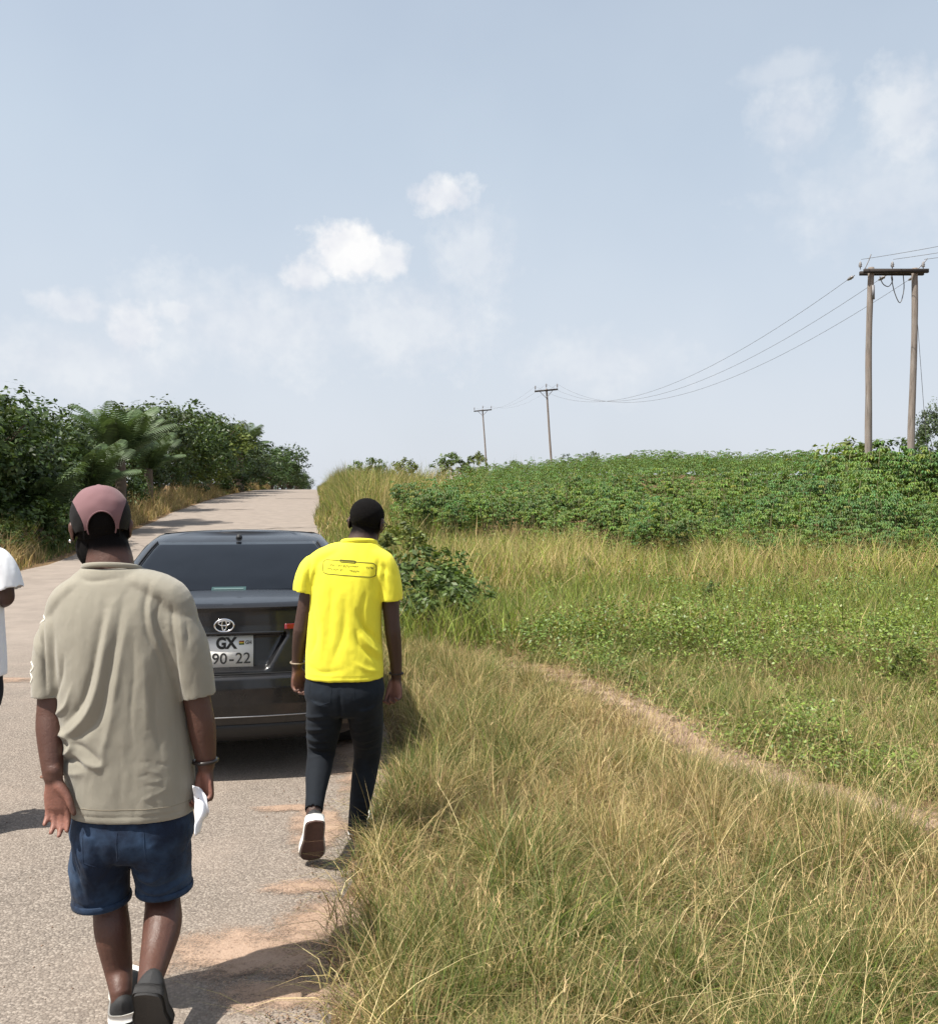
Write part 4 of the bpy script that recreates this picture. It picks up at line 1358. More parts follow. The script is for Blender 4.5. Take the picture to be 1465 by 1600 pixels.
# ---------------------------------------------------------------- person in white at the left edge
def build_white():
    A = Fig(4.50)
    root = np.array([*A(-60, 1316)[:2], 0.03])
    T = empty('person', root, 0, 'person in loose white T-shirt cut off by the left edge', 'person')
    parts = []
    P, Am, M = head(parts, A(-58, 768, .02), R(5), R(-8), 0, .232, .158)
    parts.append(tube([A(-58, 845), A(-58, 822, .008), A(-58, 795, .02)], [(.066, .062), (.060, .060), (.058, .064)], 18))
    parts.append(tube([A(-58, 1075), A(-58, 980), A(-58, 900), A(-58, 865), A(-58, 835)], [(.13, .09), (.14, .10), (.15, .10), (.15, .085), (.07, .055)], 22))
    parts.append(tube([A(-14, 862), A(2, 890, -.01), A(9, 925, -.02), A(8, 936, .01), A(-4, 940, .12), A(-14, 936, .22)], [.052, .046, .040, .040, .034, (.026, .030)], 14, sub=3))
    parts.append(tube([A(-102, 862), A(-118, 900, .0), A(-124, 950, 0), A(-125, 965, 0), A(-125, 1000, .05), A(-124, 1028, .08)], [.052, .046, .040, .040, .032, (.026, .028)], 14, sub=3))
    pads = hand(parts, A(-15, 936, .225), (-.25, 1, .1), (-1, -.2, .1), (.0, -.1, 1), curl=(25, 40, 25), thumb=(.7, .5, .3))
    pads += hand(parts, A(-124, 1032, .08), (0, .1, -1), (.8, -.6, 0), (.5, .8, 0), curl=(25, 40, 25))
    parts.append(tube([A(-88, 1080), A(-90, 1190, .08), A(-92, 1285, .10), A(-92, 1298, .12)], [.07, .052, .038, .036], 14))
    parts.append(tube([A(-34, 1080), A(-48, 1190, .0), A(-62, 1285, -.08), A(-62, 1298, -.07)], [.07, .052, .038, .036], 14))
    finish_body(parts, root, T, m_skin2, pads, .0055, .35)
    face_parts(T, root, P)
    hair_cap(T, root, P, Am, M, .158, .232, low=-.05, grow=.003)
    s = lambda px_, py_, hw, dp, dy=0: (*A(px_, py_, dy), A.px(hw), dp)
    rings = [s(-58, 1056, 65, .145), s(-58, 1020, 64, .14), s(-58, 970, 61, .135), s(-58, 915, 58, .13), s(-58, 882, 57, .118), s(-58, 862, 50, .10), s(-58, 846, 34, .08), s(-58, 835, 24, .068)]
    sp = [torso_rings(rings, inset=.009)]
    sp.append(sleeve([A(-30, 870), A(-8, 874, -.005), A(9, 896, -.015), A(17, 922, -.02)], [(.064, .078), (.066, .082), (.062, .080), (.062, .080)], deep=.04))
    sp.append(sleeve([A(-98, 868), A(-114, 872, 0), A(-124, 905, 0), A(-127, 932, 0)], [(.064, .078), (.066, .082), (.062, .080), (.060, .080)], deep=.04))
    ex = lambda V, Nn: .007 * (fbm(V[:, 0] * 11 + V[:, 1] * 9, V[:, 2] * 4.5, 27) - .5) * 2
    me = remesh(sp, .007, 5, 1.0, fold_disp([], ex)); shift_mesh(me, root)
    link('t_shirt', me, m_white, T)
    jp = [torso_rings([s(-58, 1105, 56, .105), s(-58, 1080, 60, .118), s(-58, 1050, 58, .112), s(-58, 1030, 55, .105)], cav=False)]
    jp.append(sleeve([A(-87, 1085), A(-89, 1180, .07), A(-92, 1280, .09)], [(.092, .11), (.072, .08), (.058, .066)], inset=.006, deep=.03))
    jp.append(sleeve([A(-34, 1085), A(-48, 1180, .0), A(-62, 1280, -.08)], [(.092, .11), (.072, .08), (.058, .066)], inset=.006, deep=.03))
    dm = remesh(jp, .008, 4, 1.0, fold_disp([], lambda V, Nn: .005 * (fbm(V[:, 0] * 20, V[:, 2] * 14, 5) - .5))); shift_mesh(dm, root)
    link('trousers', dm, m_dark_cloth, T)
    for px_, dy in ((-92, .05), (-64, -.14)):
        hb = np.array([*A(px_, 1316, dy)[:2], .03])
        shoe(T, root, hb, hb + np.array([.0, .28, 0]), (0, 0, 1), m_gum, m_shoe, .275, .10)


build_beige()
build_yellow()
build_white()
# ------------------------------------------------------------------ the parked saloon car
def build_car():
    C0 = (at(354, 5.3), 5.3)
    u0, v0 = uv_of(*C0)
    HEAD = R(-11.7)
    root = Vector((C0[0], C0[1], float(road_z(u0)) + .03))
    T = empty('parked_car', root, -HEAD, 'dark grey saloon car parked on the right road edge', 'car')
    m_paint, N, b, out = new_mat('dark_grey_paint')
    co = N.n('ShaderNodeTexCoord').outputs['Object']
    n1 = N.noise(co, 3, 4); n2 = N.noise(co, 900, 1)
    sp = N.n('ShaderNodeSeparateXYZ'); N.l(co, sp.inputs[0])
    dustf = N.math('MULTIPLY', N.ramp(N.noise(co, 14, 5, .65), [(.35, .04), (.75, .32)]), N.ramp(sp.outputs[2], [(.25, .9), (.55, .35), (1.0, .18)]))
    c = N.mix(N.ramp(n2, [(.4, 0), (.7, 1)]), (.008, .0084, .0098), (.015, .0158, .0185))
    c = N.mix(dustf, c, (.085, .07, .058))
    N.l(c, b.inputs['Base Color'])
    b.inputs['Metallic'].default_value = .35
    N.l(N.ramp(n1, [(.3, .24), (.7, .36)]), b.inputs['Roughness'])
    b.inputs['Coat Weight'].default_value = .42
    b.inputs['Coat Roughness'].default_value = .07
    m_glass, N, b, out = new_mat('tinted_glass')
    co = N.n('ShaderNodeTexCoord').outputs['Object']
    N.l(N.mix(N.noise(co, 5, 4), (.003, .004, .006), (.008, .010, .014)), b.inputs['Base Color'])
    N.l(N.ramp(N.noise(co, 9, 4), [(.4, .03), (.8, .10)]), b.inputs['Roughness'])
    b.inputs['IOR'].default_value = 1.33
    b.inputs['Specular IOR Level'].default_value = .34
    m_black = pmat('black_plastic', (.016, .016, .017), .6, var=.2, scale=30)
    m_seam = pmat('panel_gap', (.004, .004, .004), .9)
    m_red = pmat('red_lens', (.17, .006, .010), .12, var=.15, scale=20, coat=1)
    m_clear = pmat('clear_lens', (.60, .58, .56), .12, var=.1, coat=1)
    m_plate = pmat('plate_white', (.78, .78, .76), .35, var=.05)
    m_dim = pmat('sticker_print', (.085, .13, .13), .6)
    m_plate_g = pmat('plate_grey', (.42, .43, .44), .4, var=.05)
    m_tyre = pmat('tyre', (.02, .019, .018), .85, var=.3, scale=40, bump=.4)
    m_alloy = pmat('alloy', (.42, .42, .43), .35, metal=.9)
    m_green = pmat('green_sticker', (.016, .050, .050), .5, var=.3, scale=60)
    m_head = pmat('bright_reflector', (.7, .7, .7), .15, metal=.6)

    L = 4.54
    zb = .21
    # top line of the lower body along the length (deck, belt, bonnet)
    ty = np.array([0, .12, .30, .62, .9, 1.5, 2.6, 3.0, 3.2, 3.7, 4.2, 4.45, 4.54])
    tz = np.array([1.045, 1.052, 1.06, 1.075, 1.06, .99, .95, .955, .95, .90, .80, .72, .68])
    top = lambda y: np.interp(y, ty, tz)
    # rear and front plan position and half width against height fraction
    zk = np.array([.21, .25, .30, .38, .385, .46, .56, .615, .630, .64, .70, .80, .92, 1.0, 1.03, 1.052])
    yr = np.array([.16, .10, .055, .030, .018, .004, .0, .012, .030, .066, .075, .092, .108, .112, .118, .150])
    hw = np.array([.76, .80, .835, .86, .865, .875, .880, .880, .879, .878, .876, .870, .848, .815, .795, .765])
    fr = np.array([.30, .16, .10, .06, .06, .02, .0, .0, .01, .01, .02, .05, .10, .16, .20, .26])

    def recess(x, z):
        """number-plate recess in the boot lid: wide at the top, narrow below"""
        t = np.clip((z - .665) / .20, 0, 1)
        half = .235 + .115 * t
        a = sstep(half - np.abs(x), -.012, .022) * sstep(z, .655, .680) * sstep(.872 - z, -.004, .010)
        return .045 * a

    def deck_lip(x, z):
        return -.012 * np.exp(-((z - 1.035) / .018) ** 2) * sstep(.62 - np.abs(x), 0, .1)

    n_rear, n_cor, n_side, n_fr = 60, 16, 60, 24

    def outline(zf):
        """half outline (x>=0) from the rear centre to the front centre at height fraction 0..1"""
        z = zb + zf * (1.052 - zb)
        w = np.interp(z, zk, hw); y0 = np.interp(z, zk, yr); y1 = L - np.interp(z, zk, fr)
        rc = .17
        xs, ys = [], []
        curve = lambda x: .085 * (x / w) ** 2 + .035 * (x / w) ** 6
        xr = np.linspace(0, w - rc, n_rear)
        for x in xr: xs.append(x); ys.append(y0 + curve(x))
        yc = y0 + curve(w - rc) + rc * .92
        for q in np.linspace(0, 90, n_cor + 1)[1:]:
            xs.append(w - rc + rc * math.sin(R(q))); ys.append(yc - (rc * .92) * math.cos(R(q)) )
        yf = y1 - .42
        for y in np.linspace(yc, yf, n_side + 1)[1:]:
            t = (y - yc) / (yf - yc)
            xs.append(w + .012 * math.sin(math.pi * t)); ys.append(y)
        for q in np.linspace(0, 90, n_fr + 1)[1:]:
            xs.append(w * math.cos(R(q)) ** .62 if q < 90 else 0); ys.append(yf + .42 * math.sin(R(q)) ** 1.1)
        return np.array(xs), np.array(ys), z

    def body_pts(zf):
        xs, ys, z = outline(zf)
        zt = top(ys)
        zz = zb + zf * (zt - zb)
        rear = ys < .55
        ys = ys + np.where(rear, recess(xs, zz) + deck_lip(xs, zz), 0)
        return xs, ys, zz

    fr_levels = np.unique(np.concatenate([np.linspace(0, 1, 60), (zk - zb) / (1.052 - zb)]))
    rows = []
    for f in fr_levels:
        x, y, z = body_pts(f)
        ring = np.concatenate([np.stack([x, y, z], -1), np.stack([-x[1:-1], y[1:-1], z[1:-1]], -1)[::-1]])
        rows.append(ring)
    nr, nc = len(rows), len(rows[0])
    V = np.array(rows)
    half = len(x)
    # deck, cowl and bonnet close the top: strips across
    top_rows = []
    ncross = 9
    idx_r = np.arange(half); 
    V = V.reshape(-1, 3)
    F = [grid_faces(nr, nc, True)]
    base = (nr - 1) * nc
    mir = lambda i: (nc - i) % nc
    extra, q = [], []
    start = len(V)
    cross = np.linspace(1, -1, ncross)[1:-1]
    for i in range(half):
        x, y, z = body_pts(1.0)
        for t in cross:
            cr = .022 * (1 - t * t) * (1 - np.exp(-((y[i] - y[0]) / .12))) * (1 if y[i] > .1 else 1)
            extra.append((x[i] * t, y[i], z[i] + cr))
    V = np.vstack([V, extra])
    nx = len(cross)
    def cidx(i, k):
        if k == 0: return base + i
        if k == nx + 1: return base + mir(i)
        return start + i * nx + (k - 1)
    for i in range(half - 1):
        for k in range(nx + 1):
            q.append([cidx(i, k), cidx(i, k + 1), cidx(i + 1, k + 1), cidx(i + 1, k)])
    F[0] = np.vstack([F[0], q])
    # underside
    q2 = [[i, i + 1, mir(i + 1), mir(i)] for i in range(half - 1)]
    F.append(np.array(q2)[:, ::-1])
    me = np_mesh('body', V, [np.vstack(F)], smooth=True)
    bm = bmesh.new(); bm.from_mesh(me)
    bmesh.ops.remove_doubles(bm, verts=bm.verts, dist=.0004)
    bmesh.ops.recalc_face_normals(bm, faces=bm.faces)
    bm.to_mesh(me); bm.free()
    tmp = bpy.data.objects.new('tmp', me); COL.objects.link(tmp)
    wheels_y = (.93, 3.53)
    cut = []
    for wy in wheels_y:
        for s in (-1, 1):
            cut.append(tube([(s * .62, wy, .305), (s * 1.05, wy, .305)], [.352, .352], 40, (0, 0, 1), 1, dome=False))
    Vc, Fc = merge(cut)
    cme = np_mesh('cut', Vc, Fc)
    bm = bmesh.new(); bm.from_mesh(cme); bmesh.ops.recalc_face_normals(bm, faces=bm.faces); bm.to_mesh(cme); bm.free()
    cutter = bpy.data.objects.new('cutter', cme); COL.objects.link(cutter)
    md = tmp.modifiers.new('b', 'BOOLEAN'); md.operation = 'DIFFERENCE'; md.object = cutter; md.solver = 'EXACT'
    dg = bpy.context.evaluated_depsgraph_get()
    me2 = bpy.data.meshes.new_from_object(tmp.evaluated_get(dg))
    bpy.data.objects.remove(tmp); bpy.data.objects.remove(cutter)
    me2.materials.clear()
    me2.polygons.foreach_set('use_smooth', np.ones(len(me2.polygons), bool))
    if len(me2.polygons) < 1000:
        me2 = me
    try:
        me2.set_sharp_from_angle(angle=R(38))
    except Exception:
        pass
    body = link('body', me2, m_paint, T)

    def surf(x, z, off=0.0):
        """point of the rear skin at lateral x and height z, and its outward normal"""
        def raw(x, z):
            zz = min(max(z, zb), 1.05)
            w = np.interp(zz, zk, hw); y0 = np.interp(zz, zk, yr)
            rc = .17; a = abs(x)
            curve = lambda q: .085 * (q / w) ** 2 + .035 * (q / w) ** 6
            if a <= w - rc:
                y = y0 + curve(a)
            else:
                yc = y0 + curve(w - rc) + rc * .92
                sn = min((a - (w - rc)) / rc, 1.0)
                y = yc - rc * .92 * math.sqrt(max(0, 1 - sn * sn))
            return y + float(recess(np.array(x), np.array(zz))) + float(deck_lip(np.array(x), np.array(zz)))
        y = raw(x, z)
        e = .006
        nx_ = (raw(x + e, z) - raw(x - e, z)) / (2 * e); nz_ = (raw(x, z + e) - raw(x, z - e)) / (2 * e)
        n = unit((nx_, -1, nz_))
        return np.array([x, y, z]) + n * off

    def patch(f, nx_, nz_, off, mat, name, parent=body, thick=.004):
        """raised panel following the rear skin; f(s,t) gives (x,z)"""
        V = np.array([surf(*f(s, t), off) for t in np.linspace(0, 1, nz_) for s in np.linspace(0, 1, nx_)])
        rim = np.array([surf(*f(s, t), -.006) for t in np.linspace(0, 1, nz_) for s in np.linspace(0, 1, nx_)])
        n = len(V)
        F = [grid_faces(nz_, nx_)]
        loop = [i for i in range(nx_)] + [nx_ * k + nx_ - 1 for k in range(1, nz_)] + [nx_ * (nz_ - 1) + i for i in range(nx_ - 2, -1, -1)] + [nx_ * k for k in range(nz_ - 2, 0, -1)]
        F.append(np.array([[loop[i], n + loop[i], n + loop[(i + 1) % len(loop)], loop[(i + 1) % len(loop)]] for i in range(len(loop))]))
        return obj(name, np.vstack([V, rim]), [np.vstack(F)], mat, parent)

    def line(pts, r, mat, name, parent=body, off=.0, n=6):
        V, F = tube([surf(x, z, off) for x, z in pts], [r] * len(pts), n, (0, 1, 0), 3)
        return obj(name, V, F, mat, parent)

    # panel gaps of the boot lid and the bumper
    line([(-.56, 1.03), (-.575, .95), (-.55, .80), (-.53, .70), (-.50, .645)], .0035, m_seam, 'boot_gap')
    line([(.56, 1.03), (.575, .95), (.55, .80), (.53, .70), (.50, .645)], .0035, m_seam, 'boot_gap')
    line([(x, .637) for x in np.linspace(-.80, .80, 24)], .0045, m_seam, 'bumper_gap')
    line([(x, .388) for x in np.linspace(-.74, .74, 24)], .004, m_alloy, 'bumper_line')  # thin bright metal strip along the bumper step
    # lower black valance and reflectors
    patch(lambda s, t: (-.60 + 1.20 * s, .235 + .10 * t), 24, 5, .006, m_black, 'lower_valance')
    for s_ in (-1, 1):
        patch(lambda s, t: (s_ * (.60 + .13 * s), .44 + .035 * t), 6, 3, .005, m_red, 'reflector')
        # tail lamp: wraps round the corner, white reversing lens in its inner lower part
        tl = patch(lambda s, t: (s_ * (.335 + .53 * s * (1 - .02 * t)), (.893 - .10 * sstep(s, .15, .75)) * (1 - t) + (.925 + .05 * sstep(s, .15, .8)) * t), 34, 10, .010, m_red, 'tail_lamp')
        patch(lambda s, t: (s_ * (.56 + .09 * s), .845 + .035 * t), 6, 4, .0125, m_clear, 'reversing_lamp', tl)
    # boot handle bar above the plate and its underside
    patch(lambda s, t: (-.33 + .66 * s, .862 + .022 * t), 24, 4, .010, m_paint, 'boot_handle')

    # number plate, two rows
    px0, zc, w2, h2 = .010, .765, .140, .098
    yq = surf(0, .765)[1] - .012
    ptilt = Matrix.Rotation(R(-6), 3, 'X')
    def pl(x, z, d=0.0):
        q = np.asarray(ptilt) @ np.array([x, -d, z])
        return np.array([px0, yq, zc]) + q
    def slab(x0, x1, z0, z1, d0, d1, mat, name, parent):
        V = np.array([pl(x, z, d) for d in (d0, d1) for x, z in ((x0, z0), (x1, z0), (x1, z1), (x0, z1))])
        F = np.array([[0, 3, 2, 1], [4, 5, 6, 7], [0, 1, 5, 4], [1, 2, 6, 5], [2, 3, 7, 6], [3, 0, 4, 7]])
        return obj(name, V, F, mat, parent, smooth=False)
    plate = slab(-w2, w2, -h2, h2, 0, .004, m_plate, 'number_plate', T)
    slab(-w2 - .006, w2 + .006, -h2 - .008, h2 + .004, -.006, -.0005, m_black, 'plate_holder', plate)
    def text(s, x, z, size, mat, name, wide=1.0, bold=.0):
        cu = bpy.data.curves.new(name, 'FONT')
        cu.body = s; cu.size = size; cu.align_x = 'CENTER'; cu.align_y = 'CENTER'; cu.extrude = .0008; cu.offset = bold
        o = bpy.data.objects.new('tmp', cu); COL.objects.link(o)
        dg = bpy.context.evaluated_depsgraph_get()
        tm = bpy.data.meshes.new_from_object(o.evaluated_get(dg))
        bpy.data.objects.remove(o)
        M = Matrix.Translation(Vector(pl(x, z, .0052))) @ ptilt.to_4x4() @ Matrix.Rotation(R(90), 4, 'X') @ Matrix.Diagonal((wide, 1, 1, 1))
        tm.transform(M)
        tm.materials.clear()
        return link(name, tm, m_ink2, plate)
    m_ink2 = pmat('plate_black', (.012, .012, .012), .5)
    text('GX', -.020, .048, .092, m_ink2, 'lettering', .88, .0042)
    text('GH', .112, .052, .030, m_ink2, 'lettering', .85, .0006)
    text('90', -.058, -.044, .092, m_ink2, 'lettering', 1.0, .0006)
    text('-', .012, -.044, .092, m_ink2, 'lettering', 1.1, .0012)
    text('22', .080, -.044, .092, m_ink2, 'lettering', 1.0, .0006)
    fl = slab(.056, .086, .040, .064, .004, .0052, m_ink2, 'flag', plate)
    slab(.056, .086, .056, .064, .0052, .006, m_red, 'flag_stripe', fl)
    slab(.056, .086, .048, .056, .0052, .006, pmat('gold', (.6, .42, .05), .6), 'flag_stripe', fl)
    slab(.056, .086, .040, .0478, .0052, .006, pmat('flag_green', (.02, .12, .03), .6), 'flag_stripe', fl)
    # badge of three chrome ellipses on the boot lid
    eb = surf(-.02, .925, .008)
    def ell(cx, cz, rx, rz, r):
        return tube([eb + np.array([cx + rx * math.cos(q), 0, cz + rz * math.sin(q)]) for q in np.linspace(0, 2 * np.pi, 36, endpoint=False)], [r] * 36, 8, (0, 1, 0), 1, close=True, caps=False)
    V, F = merge([ell(0, 0, .056, .038, .0056), ell(0, .0145, .034, .0145, .0042), ell(0, .003, .0135, .032, .0042)])
    obj('badge', V, F, m_chrome, T)

    # cabin: loft of plan outlines from the belt up to the roof, glass panels laid over it
    lv = np.array([0, .15, .35, .55, .75, .90, .97, 1.0])
    cz_ = np.array([.93, 1.06, 1.16, 1.25, 1.335, 1.395, 1.430, 1.445])
    cw = np.array([.80, .785, .755, .725, .685, .645, .605, .56])
    cr_ = np.array([.40, .58, .82, 1.05, 1.27, 1.44, 1.60, 1.78])
    cf_ = np.array([3.35, 3.08, 2.88, 2.72, 2.56, 2.44, 2.34, 2.22])

    def cab(z, t):
        """t 0..1 round the right half: rear centre, corner, side, front centre"""
        w = np.interp(z, cz_, cw); y0 = np.interp(z, cz_, cr_); y1 = np.interp(z, cz_, cf_)
        rc = .16
        if t < .30:
            x = (w - rc) * t / .30; return np.array([x, y0 + .085 * (x / w) ** 2, z])
        yb = y0 + .085 * ((w - rc) / w) ** 2
        if t < .42:
            q = (t - .30) / .12 * 90
            return np.array([w - rc + rc * math.sin(R(q)), yb + 1.25 * rc * (1 - math.cos(R(q))), z])
        yf = y1 - .35
        if t < .75:
            k = (t - .42) / .33
            return np.array([w + .012 * math.sin(math.pi * k), yb + 1.25 * rc + (yf - yb - 1.25 * rc) * k, z])
        q = (t - .75) / .25 * 90
        return np.array([w * math.cos(R(q)) ** .8 if q < 89.9 else 0, yf + .35 * math.sin(R(q)), z])
    ts = np.concatenate([np.linspace(0, .30, 16), np.linspace(.30, .42, 11)[1:], np.linspace(.42, .75, 26)[1:], np.linspace(.75, 1, 16)[1:]])
    zs = np.interp(np.linspace(0, 1, 26), lv, cz_)
    rows = []
    for z in zs:
        h_ = np.array([cab(z, t) for t in ts])
        m_ = h_[1:-1][::-1].copy(); m_[:, 0] *= -1
        rows.append(np.vstack([h_, m_]))
    nc2 = len(rows[0]); hh = len(ts)
    V = np.vstack(rows); F = [grid_faces(len(rows), nc2, True)]
    # roof crown
    b0 = (len(rows) - 1) * nc2; st = len(V); ex = []
    cross = np.linspace(1, -1, 9)[1:-1]
    tr = rows[-1]
    for i in range(hh):
        yy = tr[i][1]; fy = np.clip((yy - 1.78) / (2.22 - 1.78), 0, 1)
        for t in cross:
            ex.append((tr[i][0] * t, yy, 1.445 + .024 * (1 - t * t) * math.sin(math.pi * np.clip(.12 + .76 * fy, 0, 1)) ** .5))
    V = np.vstack([V, ex]); nx = len(cross)
    ci = lambda i, k: b0 + i if k == 0 else (b0 + (nc2 - i) % nc2 if k == nx + 1 else st + i * nx + k - 1)
    F.append(np.array([[ci(i, k), ci(i, k + 1), ci(i + 1, k + 1), ci(i + 1, k)] for i in range(hh - 1) for k in range(nx + 1)]))
    cm = np_mesh('cabin', V, [np.vstack(F)], smooth=True)
    bm = bmesh.new(); bm.from_mesh(cm); bmesh.ops.remove_doubles(bm, verts=bm.verts, dist=.0004); bmesh.ops.recalc_face_normals(bm, faces=bm.faces); bm.to_mesh(cm); bm.free()
    cabin = link('roof', cm, m_paint, T)

    def glass(z0, z1, ta, tb, name, mirror=False, both=False, nz=16, nt=30, off=.004, ycut=None, mat=None, parent=cabin):
        sgn = [1]
        tv = np.linspace(ta, tb, nt)
        if both:
            seq = [(-1, t) for t in tv[::-1]] + [(1, t) for t in tv[1:]]
        else:
            seq = [((-1 if mirror else 1), t) for t in tv]
        V = []
        for z in np.linspace(z0, z1, nz):
            for s, t in seq:
                p_ = cab(z, t); e = 1e-3
                pt = cab(z, min(t + e, 1)) - cab(z, max(t - e, 0)); pz = cab(z + e, t) - cab(z - e, t)
                n_ = np.cross(pt, pz); n_ = unit(n_)
                ctr = np.array([0, 2.1, z])
                if n_ @ (p_ - ctr) < 0: n_ = -n_
                q_ = p_ + n_ * off
                V.append((q_[0] * s, q_[1], q_[2]))
        o = obj(name, np.array(V), grid_faces(nz, len(seq)), mat or m_glass, parent)
        md = o.modifiers.new('thick', 'SOLIDIFY'); md.thickness = .004; md.offset = 0
        return o
    rw = glass(1.072, 1.382, 0.0, .335, 'rear_window', both=True)
    glass(1.02, 1.36, .80, 1.0, 'windscreen', both=True)
    for mir_ in (False, True):
        glass(1.00, 1.36, .445, .575, 'side_window', mirror=mir_, nt=16)
        glass(1.00, 1.36, .590, .735, 'side_window', mirror=mir_, nt=16)
        p_ = cab(1.02, .72)
        s = -1 if mir_ else 1
        V, F = ellipsoid((s * .93, p_[1] + .05, 1.03), (.10, .055, .065), 16, 10)
        obj('door_mirror', V, F, m_paint, T)
        # head lamp
        V, F = ellipsoid((s * .62, 4.28, .70), (.17, .20, .075), 16, 10)
        obj('head_lamp', V, F, m_clear, T)
        # sill mouldings and door handles
        for yy in (1.55, 2.55):
            V, F = tube([(s * .892, yy, .86), (s * .905, yy + .08, .865), (s * .892, yy + .17, .86)], [.012] * 3, 8, (0, 0, 1), 3)
            obj('door_handle', V, F, m_paint, T)
        for yy in (1.42, 2.38, 3.22):
            V, F = tube([(s * .886, yy, .30), (s * .893, yy + .01, .60), (s * .870, yy - .02, .90)], [.0035] * 3, 6, (0, 1, 0), 3)
            obj('door_gap', V, F, m_seam, body)
    # bright trim along the edges of the rear glass, high brake light and sticker on the glass, its colour darkened as if behind the tint
    for s in (-1, 1):
        P_ = [cab(z, .345) for z in np.linspace(1.075, 1.385, 8)]
        V, F = tube([(s * (p_[0] + .004), p_[1] - .004, p_[2] + .003) for p_ in P_], [.006] * 8, 6, (1, 0, 0), 2)
        obj('glass_trim', V, F, m_black, rw)
    def on_glass(x, z, off):
        w = np.interp(z, cz_, cw); y0 = np.interp(z, cz_, cr_)
        return np.array([x, y0 + .085 * (x / w) ** 2, z]) + unit((0, -1, 2.2)) * 0 + np.array([0, -off * .45, off * .9])
    V = np.array([on_glass(x, z, .0095) for z in np.linspace(1.080, 1.104, 3) for x in np.linspace(-.135, .085, 10)])
    st_ = obj('windscreen_sticker', V, grid_faces(3, 10), m_green, rw, smooth=False)
    V = np.array([on_glass(x, z, .0115) for z in np.linspace(1.089, 1.095, 2) for x in np.linspace(-.12, .07, 10)])
    obj('sticker_stripe', V, grid_faces(2, 10), m_dim, st_, smooth=False)
    # aerial pod on the roof
    V, F = ellipsoid((0, 1.53, 1.418), (.024, .050, .026), 14, 10)
    ae = obj('aerial', V, F, m_black, T)
    V, F = tube([(0, 1.70, 1.48), (0, 1.60, 1.53), (0, 1.50, 1.57)], [.005, .004, .003], 6, (1, 0, 0), 2)
    # wheels
    for wy in wheels_y:
        for s in (-1, 1):
            prof = [(.0, .19), (.10, .30), (.305, .305)]
            nseg = 40
            th = np.linspace(0, 2 * np.pi, nseg, endpoint=False)
            pr = [(.20, -.09), (.285, -.10), (.303, -.085), (.308, -.05), (.308, .05), (.303, .085), (.285, .10), (.20, .09)]
            V = np.array([[s * .775 + dx, wy + r_ * math.cos(q), .308 + r_ * math.sin(q)] for r_, dx in pr for q in th])
            wh = obj('wheel', V, grid_faces(len(pr), nseg, True), m_tyre, T)
            V, F = tube([(s * .775 - .088, wy, .308), (s * .775 + .078 * s + (.0), wy, .308)], [.205, .205], 36, (0, 0, 1), 1, dome=False)
            rim = obj('rim', V, F, m_black, wh)
            sp_ = []
            for k in range(5):
                a = 2 * math.pi * k / 5 + .3
                d = np.array([0, math.cos(a), math.sin(a)]); e = np.array([0, -math.sin(a), math.cos(a)])
                c0 = np.array([s * .862, wy, .308])
                V = np.array([c0 + d * r_ + e * w_ + np.array([s * x_, 0, 0]) for r_, w0 in ((.02, .045), (.19, .03)) for w_ in (-w0, w0) for x_ in (0, .012)])
                sp_.append((V, np.array([[0, 1, 3, 2], [4, 6, 7, 5], [0, 4, 5, 1], [2, 3, 7, 6], [0, 2, 6, 4], [1, 5, 7, 3]])))
            V, F = merge(sp_)
            obj('spokes', V, F, m_alloy, rim, smooth=False)
    # exhaust pipe and underbody
    V, F = tube([(.50, .9, .24), (.52, .30, .225), (.52, .10, .22)], [.026] * 3, 14, (0, 0, 1), 2, dome=False)
    obj('exhaust_pipe', V, F, m_alloy, T)
    V, F = box((0, 2.2, .205), (.70, 1.75, .03))
    obj('underbody', V, F, m_black, T, smooth=False)


build_car()
# ------------------------------------------------------------------ power line
m_wood, N, b, out = new_mat('weathered_pole')
co = N.n('ShaderNodeTexCoord').outputs['Object']
mp = N.n('ShaderNodeMapping'); mp.inputs['Scale'].default_value = (9, 9, .7); N.l(co, mp.inputs[0])
n1 = N.noise(mp.outputs[0], 2.0, 6, .65); n2 = N.noise(co, 1.2, 4)
c = N.ramp(n1, [(.3, (.085, .070, .060)), (.5, (.20, .172, .152)), (.75, (.30, .268, .245))])
c = N.mix(N.ramp(n2, [(.4, 0), (.7, .5)]), c, (.20, .150, .118))
N.l(c, b.inputs['Base Color']); b.inputs['Roughness'].default_value = .9
m_arm = pmat('dark_timber', (.028, .022, .019), .85, var=.3, scale=20)
m_insul = pmat('porcelain', (.20, .19, .19), .3, var=.2)
m_wire = pmat('aluminium_wire', (.16, .16, .165), .5, metal=.5)
m_iron = pmat('grey_iron', (.20, .20, .21), .6, metal=.4, var=.25)


def insulator(parent, base, up=(0, 0, 1), h=.34, name='insulator'):
    base = np.asarray(base, float); up = np.asarray(up, float)
    pts = [base + up * (h * t) for t in (0, .25, .35, .5, .6, .75, .85, 1)]
    V, F = tube(pts, [.02, .02, .075, .05, .08, .05, .06, .03], 12, (1, 0, 0) if abs(up[0]) < .9 else (0, 1, 0), 2)
    return obj(name, V, F, m_insul, parent)


